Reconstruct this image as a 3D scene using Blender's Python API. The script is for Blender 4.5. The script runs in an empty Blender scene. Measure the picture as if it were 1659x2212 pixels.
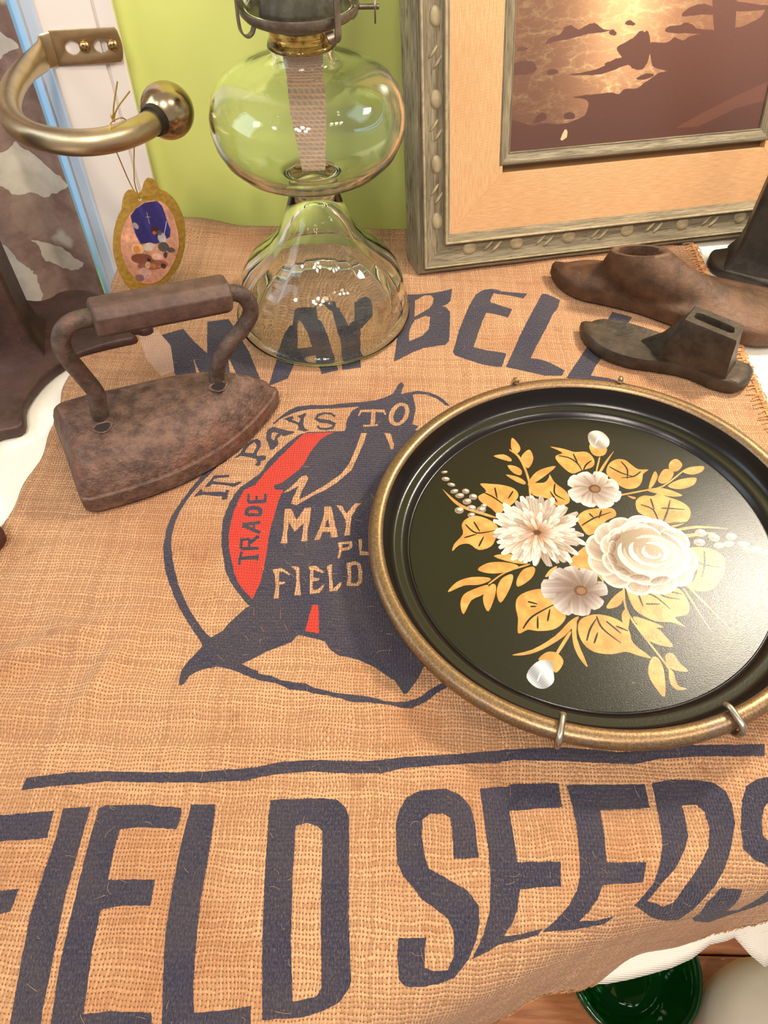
import bpy, bmesh, math, random
import numpy as np
from mathutils import Vector, Matrix

# ------------------------------------------------------------------ camera, world, lights, exposure
SC = bpy.context.scene
COL = SC.collection
W_PX, H_PX = 1659, 2212
F_PX, PITCH, ROLL, CAM_Z = 1560.0, 51.3, 1.4, 0.38
_p, _r = math.radians(PITCH), math.radians(ROLL)
FWD = np.array([0, math.cos(_p), -math.sin(_p)])
_rt = np.array([1.0, 0, 0]); _up = np.cross(_rt, FWD)
RT = math.cos(_r) * _rt + math.sin(_r) * _up
UP = -math.sin(_r) * _rt + math.cos(_r) * _up
CAM_P = np.array([0, 0, CAM_Z])
cam = bpy.data.cameras.new('camera')
cam.sensor_fit = 'VERTICAL'; cam.sensor_height = 36.0; cam.lens = F_PX / H_PX * 36.0
cam.clip_start = 0.02; cam.clip_end = 50
cam_o = bpy.data.objects.new('camera', cam); COL.objects.link(cam_o)
cam_o.matrix_world = Matrix([[RT[0], UP[0], -FWD[0], 0], [RT[1], UP[1], -FWD[1], 0], [RT[2], UP[2], -FWD[2], CAM_Z], [0, 0, 0, 1]])
SC.camera = cam_o

world = bpy.data.worlds.new('room_light'); SC.world = world; world.use_nodes = True
world.node_tree.nodes['Background'].inputs[0].default_value = (1.0, 0.92, 0.84, 1)
world.node_tree.nodes['Background'].inputs[1].default_value = 0.46

def area(name, loc, target, size, power, col, size_y=None):
    l = bpy.data.lights.new(name, 'AREA'); l.energy = power; l.color = col; l.size = size
    if size_y: l.shape = 'RECTANGLE'; l.size_y = size_y
    o = bpy.data.objects.new(name, l); COL.objects.link(o); o.location = loc
    o.rotation_euler = (Vector(target) - Vector(loc)).to_track_quat('-Z', 'Y').to_euler()
    return o
def bulb(name, loc, power, col, r=.05):
    l = bpy.data.lights.new(name, 'POINT'); l.energy = power; l.color = col; l.shadow_soft_size = r
    o = bpy.data.objects.new(name, l); COL.objects.link(o); o.location = loc; return o
WARM = (1.0, 0.89, 0.77)
for k in range(5):                                                     # chandelier above and behind the photographer
    t = 2 * math.pi * k / 5 + .3; bulb('chandelier_bulb', (-0.12 + .15 * math.cos(t), -0.50 + .15 * math.sin(t), 1.22 + .03 * math.sin(t * 2)), 10.0, WARM)
for k in range(3): bulb('ceiling_bulb', (0.62 + .14 * k, -0.25 + .05 * k, 1.45), 9.0, (1.0, 0.86, 0.72), .045)
area('side_lamp', (0.492, 0.592, 0.628), (0.22, 0.24, 0), 0.105, 6.6, (1.0, 0.88, 0.72))
bulb('hall_bulb', (-1.0, -0.5, 1.4), 14, (1.0, .93, .86), .07)
area('window_daylight', (-0.66, 0.40, 0.45), (-0.10, 0.55, 0.10), 0.40, 1.6, (0.62, 0.82, 1.0))
area('window_gap_daylight', (-0.395, 0.652, 0.22), (-0.20, 0.690, 0.20), 0.03, 0.42, (0.26, 0.62, 1.0), 0.75)
SC.view_settings.view_transform = 'Standard'; SC.view_settings.look = 'None'
SC.view_settings.exposure = 0.22; SC.view_settings.gamma = 1.0; SC.view_settings.use_curve_mapping = False

# ------------------------------------------------------------------ helpers
RNG = random.Random(7)
def ray(x, y): return FWD * F_PX + RT * (x - W_PX / 2) - UP * (y - H_PX / 2)
def at(x, y, z=0.0):
    d = ray(x, y); return CAM_P + d * ((z - CAM_Z) / d[2])
def on_plane(x, y, p0, n):
    d = ray(x, y); return CAM_P + d * (np.dot(p0 - CAM_P, n) / np.dot(d, n))

def empty(name, loc, label, cat, group=None, rot=None):
    o = bpy.data.objects.new(name, None); COL.objects.link(o); o.location = [float(v) for v in loc]; o.empty_display_size = 0.02
    if rot is not None: o.rotation_euler = rot
    return tag(o, label, cat, group)
def tag(o, label=None, cat=None, group=None, kind=None):
    if label: o['label'] = label
    if cat: o['category'] = cat
    if group: o['group'] = group
    if kind: o['kind'] = kind
    return o
def obj(name, verts, faces, mat, parent=None, smooth=True, sharp=40, uv=None, world=True):
    """one mesh object; vertices are given in world space and kept there under the parent"""
    me = bpy.data.meshes.new(name)
    off = np.zeros(3)
    v = np.asarray(verts, float)
    if parent is not None and world:
        mw = parent_matrix(parent)
        v = (np.c_[v, np.ones(len(v))] @ np.array(mw.inverted()).T)[:, :3]
    me.from_pydata([tuple(p) for p in v], [], [tuple(f) for f in faces])
    if mat: me.materials.append(mat)
    if uv is not None:
        l = me.uv_layers.new(name='uv'); idx = np.empty(len(me.loops), np.int32); me.loops.foreach_get('vertex_index', idx)
        l.data.foreach_set('uv', np.asarray(uv, np.float32)[idx].ravel())
    bm = bmesh.new(); bm.from_mesh(me); bmesh.ops.recalc_face_normals(bm, faces=bm.faces); bm.to_mesh(me); bm.free()
    if smooth:
        me.polygons.foreach_set('use_smooth', [True] * len(me.polygons))
        me.set_sharp_from_angle(angle=math.radians(sharp))
    o = bpy.data.objects.new(name, me); COL.objects.link(o)
    if parent is not None: o.parent = parent
    return o
def parent_matrix(p):
    m = Matrix.LocRotScale(p.location, p.rotation_euler, p.scale)
    return parent_matrix(p.parent) @ m if p.parent else m
class MB:
    def __init__(s): s.v = []; s.f = []
    def add(s, v, f):
        k = len(s.v); s.v += [tuple(map(float, p)) for p in v]; s.f += [tuple(i + k for i in q) for q in f]; return s
    def obj(s, name, mat, parent=None, **k): return obj(name, s.v, s.f, mat, parent, **k)
def lathe(profile, n=48, c=(0, 0, 0), closed=False, caps=True, fn=None):
    v = []; f = []; m = len(profile)
    for (r, z) in profile:
        for k in range(n):
            a = 2 * math.pi * k / n; rr = fn(r, z, a) if fn else r
            v.append((c[0] + rr * math.cos(a), c[1] + rr * math.sin(a), c[2] + z))
    for i in range(m if closed else m - 1):
        j = (i + 1) % m
        for k in range(n):
            l = (k + 1) % n; f.append((i * n + k, i * n + l, j * n + l, j * n + k))
    if not closed and caps:
        f.append(tuple(range(n))[::-1]); f.append(tuple((m - 1) * n + k for k in range(n)))
    return v, f
def tube(path, rad, n=10, caps=True, closed=False, flat=None):
    P = [np.array(p, float) for p in path]; m = len(P); v = []; f = []
    up = None
    for i in range(m):
        if closed: t = P[(i + 1) % m] - P[i - 1]
        else: t = P[min(i + 1, m - 1)] - P[max(i - 1, 0)]
        t = t / (np.linalg.norm(t) + 1e-12)
        if up is None:
            a = np.array([0, 0, 1.0]) if abs(t[2]) < .9 else np.array([1.0, 0, 0])
            up = a - t * np.dot(a, t)
        else: up = up - t * np.dot(up, t)
        up = up / (np.linalg.norm(up) + 1e-12); s = np.cross(t, up)
        r = rad[i] if isinstance(rad, (list, tuple, np.ndarray)) else rad
        for k in range(n):
            a = 2 * math.pi * k / n
            v.append(P[i] + up * r * math.cos(a) * (flat or 1) + s * r * math.sin(a))
    for i in range(m if closed else m - 1):
        j = (i + 1) % m
        for k in range(n):
            l = (k + 1) % n; f.append((i * n + k, i * n + l, j * n + l, j * n + k))
    if caps and not closed:
        f.append(tuple(range(n))[::-1]); f.append(tuple((m - 1) * n + k for k in range(n)))
    return v, f
def spline(pts, per=8, closed=False):
    P = [np.array(p, float) for p in pts]; n = len(P); out = []
    for i in range(n if closed else n - 1):
        p0 = P[i - 1] if (closed or i > 0) else P[0]; p1 = P[i]; p2 = P[(i + 1) % n]; p3 = P[(i + 2) % n] if closed else P[min(i + 2, n - 1)]
        for k in range(per):
            t = k / per
            out.append(.5 * ((2 * p1) + (-p0 + p2) * t + (2 * p0 - 5 * p1 + 4 * p2 - p3) * t * t + (-p0 + 3 * p1 - 3 * p2 + p3) * t ** 3))
    if not closed: out.append(P[-1])
    return out
def loft(rings, cap=True):
    n = len(rings[0]); v = [p for r in rings for p in r]; f = []
    for i in range(len(rings) - 1):
        for k in range(n):
            l = (k + 1) % n; f.append((i * n + k, i * n + l, (i + 1) * n + l, (i + 1) * n + k))
    if cap: f.append(tuple(range(n))[::-1]); f.append(tuple((len(rings) - 1) * n + k for k in range(n)))
    return v, f
def box_at(c, ax, ay, az):
    c, ax, ay, az = map(lambda q: np.array(q, float), (c, ax, ay, az))
    v = [c + sx * ax + sy * ay + sz * az for sz in (-1, 1) for sy in (-1, 1) for sx in (-1, 1)]
    return v, [(0, 2, 3, 1), (4, 5, 7, 6), (0, 1, 5, 4), (2, 6, 7, 3), (0, 4, 6, 2), (1, 3, 7, 5)]
def offset_poly(P, d):
    """move a 2-D closed outline inwards by d"""
    P = np.array(P, float)[:, :2]; a = P - np.roll(P, 1, 0); b = np.roll(P, -1, 0) - P
    def nrm(q): q = q / (np.linalg.norm(q, axis=1)[:, None] + 1e-12); return np.c_[-q[:, 1], q[:, 0]]
    n = nrm(a) + nrm(b); n /= (np.linalg.norm(n, axis=1)[:, None] + 1e-12)
    area2 = np.sum(P[:, 0] * np.roll(P[:, 1], -1) - np.roll(P[:, 0], -1) * P[:, 1])
    return P + n * d * (1 if area2 > 0 else -1)
def bevel(o, w, seg=2, ang=35):
    m = o.modifiers.new('bevel', 'BEVEL'); m.width = w; m.segments = seg; m.limit_method = 'ANGLE'; m.angle_limit = math.radians(ang); return o

# ------------------------------------------------------------------ materials
def lin(c): return tuple(((x / 12.92) if x <= .04045 else ((x + .055) / 1.055) ** 2.4) for x in c)
class Mat:
    def __init__(s, name):
        s.m = bpy.data.materials.new(name); s.m.use_nodes = True; s.nt = s.m.node_tree; s.b = s.nt.nodes['Principled BSDF']
    def n(s, t, **k):
        x = s.nt.nodes.new(t)
        for a, b in k.items(): setattr(x, a, b)
        return x
    def l(s, a, b): s.nt.links.new(a, b)
    def put(s, sock, v):
        if isinstance(v, bpy.types.NodeSocket): s.l(v, sock)
        elif isinstance(v, (tuple, list)) and len(v) == 3 and sock.type == 'RGBA': sock.default_value = (*v, 1)
        else: sock.default_value = v
    def math(s, op, a, b=None, c=None, clamp=False):
        x = s.n('ShaderNodeMath', operation=op, use_clamp=clamp); s.put(x.inputs[0], a)
        if b is not None: s.put(x.inputs[1], b)
        if c is not None: s.put(x.inputs[2], c)
        return x.outputs[0]
    def mix(s, f, a, b, mode='MIX'):
        x = s.n('ShaderNodeMix', data_type='RGBA', blend_type=mode); s.put(x.inputs[0], f); s.put(x.inputs[6], a); s.put(x.inputs[7], b); return x.outputs[2]
    def noise(s, vec, scale, detail=3, rough=.55, out=0):
        x = s.n('ShaderNodeTexNoise'); x.inputs['Scale'].default_value = scale; x.inputs['Detail'].default_value = detail; x.inputs['Roughness'].default_value = rough
        if vec is not None: s.l(vec, x.inputs['Vector'])
        return x.outputs[out]
    def ramp(s, f, lo, hi): 
        x = s.n('ShaderNodeMapRange', interpolation_type='SMOOTHSTEP'); s.put(x.inputs[0], f); x.inputs[1].default_value = lo; x.inputs[2].default_value = hi; return x.outputs[0]
    def obj(s): return s.n('ShaderNodeTexCoord').outputs['Object']
    def uv(s): return s.n('ShaderNodeUVMap').outputs[0]
    def scale(s, vec, sc):
        x = s.n('ShaderNodeMapping'); s.l(vec, x.inputs[0]); x.inputs['Scale'].default_value = sc; return x.outputs[0]
    def bump(s, h, dist, strength=1.0):
        x = s.n('ShaderNodeBump'); s.l(h, x.inputs['Height']); x.inputs['Distance'].default_value = dist; x.inputs['Strength'].default_value = strength; s.l(x.outputs[0], s.b.inputs['Normal']); return x
    def set(s, col=None, rough=None, metal=None, spec=None):
        if col is not None: s.put(s.b.inputs['Base Color'], col)
        if rough is not None: s.put(s.b.inputs['Roughness'], rough)
        if metal is not None: s.put(s.b.inputs['Metallic'], metal)
        if spec is not None: s.put(s.b.inputs['Specular IOR Level'], spec)
        return s
def plain(name, col, rough=.5, metal=0.0, var=.08, scale=40, bump=0.0, spec=None):
    M = Mat(name); v = M.obj(); a = M.noise(v, scale)
    c = lin(col); M.set(M.mix(M.ramp(a, .3, .7), tuple(x * (1 - var) for x in c), tuple(min(1, x * (1 + var)) for x in c)), rough, metal, spec)
    if bump: M.bump(a, bump)
    return M.m
def rusty(name, dark, mid, rust, scale=60, rough=.62, metal=.25, bump=.0008):
    M = Mat(name); v = M.obj()
    a = M.noise(v, scale, 6, .65); b = M.noise(v, scale * .22, 4, .6); c = M.noise(v, scale * 5, 3, .6)
    col = M.mix(M.ramp(a, .3, .7), lin(dark), lin(mid)); col = M.mix(M.math('MULTIPLY', M.ramp(b, .5, .75), .7), col, lin(rust))
    col = M.mix(M.math('MULTIPLY', M.ramp(c, .62, .75), .35), col, tuple(min(1, x * 2.2) for x in lin(mid)))
    M.set(col, M.math('ADD', M.math('MULTIPLY', c, .25), rough - .12), metal)
    M.bump(M.math('ADD', a, M.math('MULTIPLY', c, .5)), bump, .8); return M.m

# ------------------------------------------------------------------ painted pictures (drawn here, number by number)
class Canvas:
    def __init__(s, x0, y0, x1, y1, w, bg=(0, 0, 0)):
        s.x0, s.y0 = x0, y0; s.k = w / (x1 - x0); s.w = w; s.h = int(round((y1 - y0) * s.k)); s.a = np.empty((s.h, s.w, 3), np.float32); s.a[:] = bg
    def cover(s, poly, holes=(), ss=2):
        """anti-aliased coverage of an even-odd outline inside its box: (slice, array)"""
        L = [(np.array(p, float) - (s.x0, s.y0)) * s.k for p in [poly, *holes]]
        A = np.vstack(L); lo = np.floor(A.min(0)).astype(int) - 1; hi = np.ceil(A.max(0)).astype(int) + 2
        lo = np.maximum(lo, 0); hi = np.minimum(hi, (s.w, s.h))
        if (hi <= lo).any(): return None
        wd, ht = (hi - lo) * ss
        m = np.zeros((ht, wd + 1), np.int32)
        for q in L:
            q = (q - lo) * ss; r = np.roll(q, -1, 0)
            for (ax, ay), (bx, by) in zip(q, r):
                if ay == by: continue
                if ay > by: ax, ay, bx, by = bx, by, ax, ay
                i0 = max(0, math.ceil(ay - .5)); i1 = min(ht, math.ceil(by - .5))
                if i1 <= i0: continue
                yy = np.arange(i0, i1); xx = ax + (yy + .5 - ay) / (by - ay) * (bx - ax)
                np.add.at(m, (yy, np.clip(np.ceil(xx - .5), 0, wd).astype(int)), 1)
        m = (np.cumsum(m[:, :wd], 1) & 1).astype(np.float32)
        c = m.reshape(ht // ss, ss, wd // ss, ss).mean((1, 3))
        return (slice(lo[1], hi[1]), slice(lo[0], hi[0])), c
    def grid(s, sl):
        y, x = np.mgrid[sl[0], sl[1]]; return (x + .5) / s.k + s.x0, (y + .5) / s.k + s.y0
    def fill(s, poly, col, holes=(), alpha=1.0, shade=None):
        r = s.cover(poly, holes)
        if r is None: return
        sl, c = r; c = c[..., None] * alpha
        if shade is not None: col = shade(*s.grid(sl))
        s.a[sl] = s.a[sl] * (1 - c) + np.asarray(col, np.float32) * c
    def image(s, name, srgb=True):
        im = bpy.data.images.new(name, s.w, s.h, alpha=False, float_buffer=False)
        if not srgb: im.colorspace_settings.name = 'Non-Color'
        px = np.ones((s.h, s.w, 4), np.float32); px[..., :3] = np.clip(s.a, 0, 1); im.pixels.foreach_set(px.ravel()); im.update(); im.pack(); return im
def fbm(h, w, cells, seed, stretch=(1, 1), oct=4):
    r = np.random.RandomState(seed); out = np.zeros((h, w), np.float32); amp = 1; tot = 0
    for o in range(oct):
        cy, cx = max(2, int(cells * stretch[1] * 2 ** o)), max(2, int(cells * stretch[0] * 2 ** o)); g = r.rand(cy + 2, cx + 2).astype(np.float32)
        y = np.linspace(0, cy, h); x = np.linspace(0, cx, w); yi = y.astype(int); xi = x.astype(int); fy = (y - yi)[:, None]; fx = (x - xi)[None]
        fy = fy * fy * (3 - 2 * fy); fx = fx * fx * (3 - 2 * fx)
        a = g[yi][:, xi]; b = g[yi][:, xi + 1]; c = g[yi + 1][:, xi]; d = g[yi + 1][:, xi + 1]
        out += amp * ((a * (1 - fx) + b * fx) * (1 - fy) + (c * (1 - fx) + d * fx) * fy); tot += amp; amp *= .55
    return out / tot
def stroke(pts, w):
    L = []; R = []; n = len(pts); P = [np.array(p, float) for p in pts]
    for i in range(n):
        d = P[min(i + 1, n - 1)] - P[max(i - 1, 0)]; d /= (np.linalg.norm(d) or 1); nn = np.array([-d[1], d[0]]); ww = w[i] if isinstance(w, (list, tuple)) else w
        L.append(P[i] + nn * ww / 2); R.append(P[i] - nn * ww / 2)
    return L + R[::-1]
def ell(cx, cy, rx, ry, rot=0, n=20): return [(cx + rx * math.cos(t) * math.cos(rot) - ry * math.sin(t) * math.sin(rot), cy + rx * math.cos(t) * math.sin(rot) + ry * math.sin(t) * math.cos(rot)) for t in np.linspace(0, 2 * math.pi, n, endpoint=False)]
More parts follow.
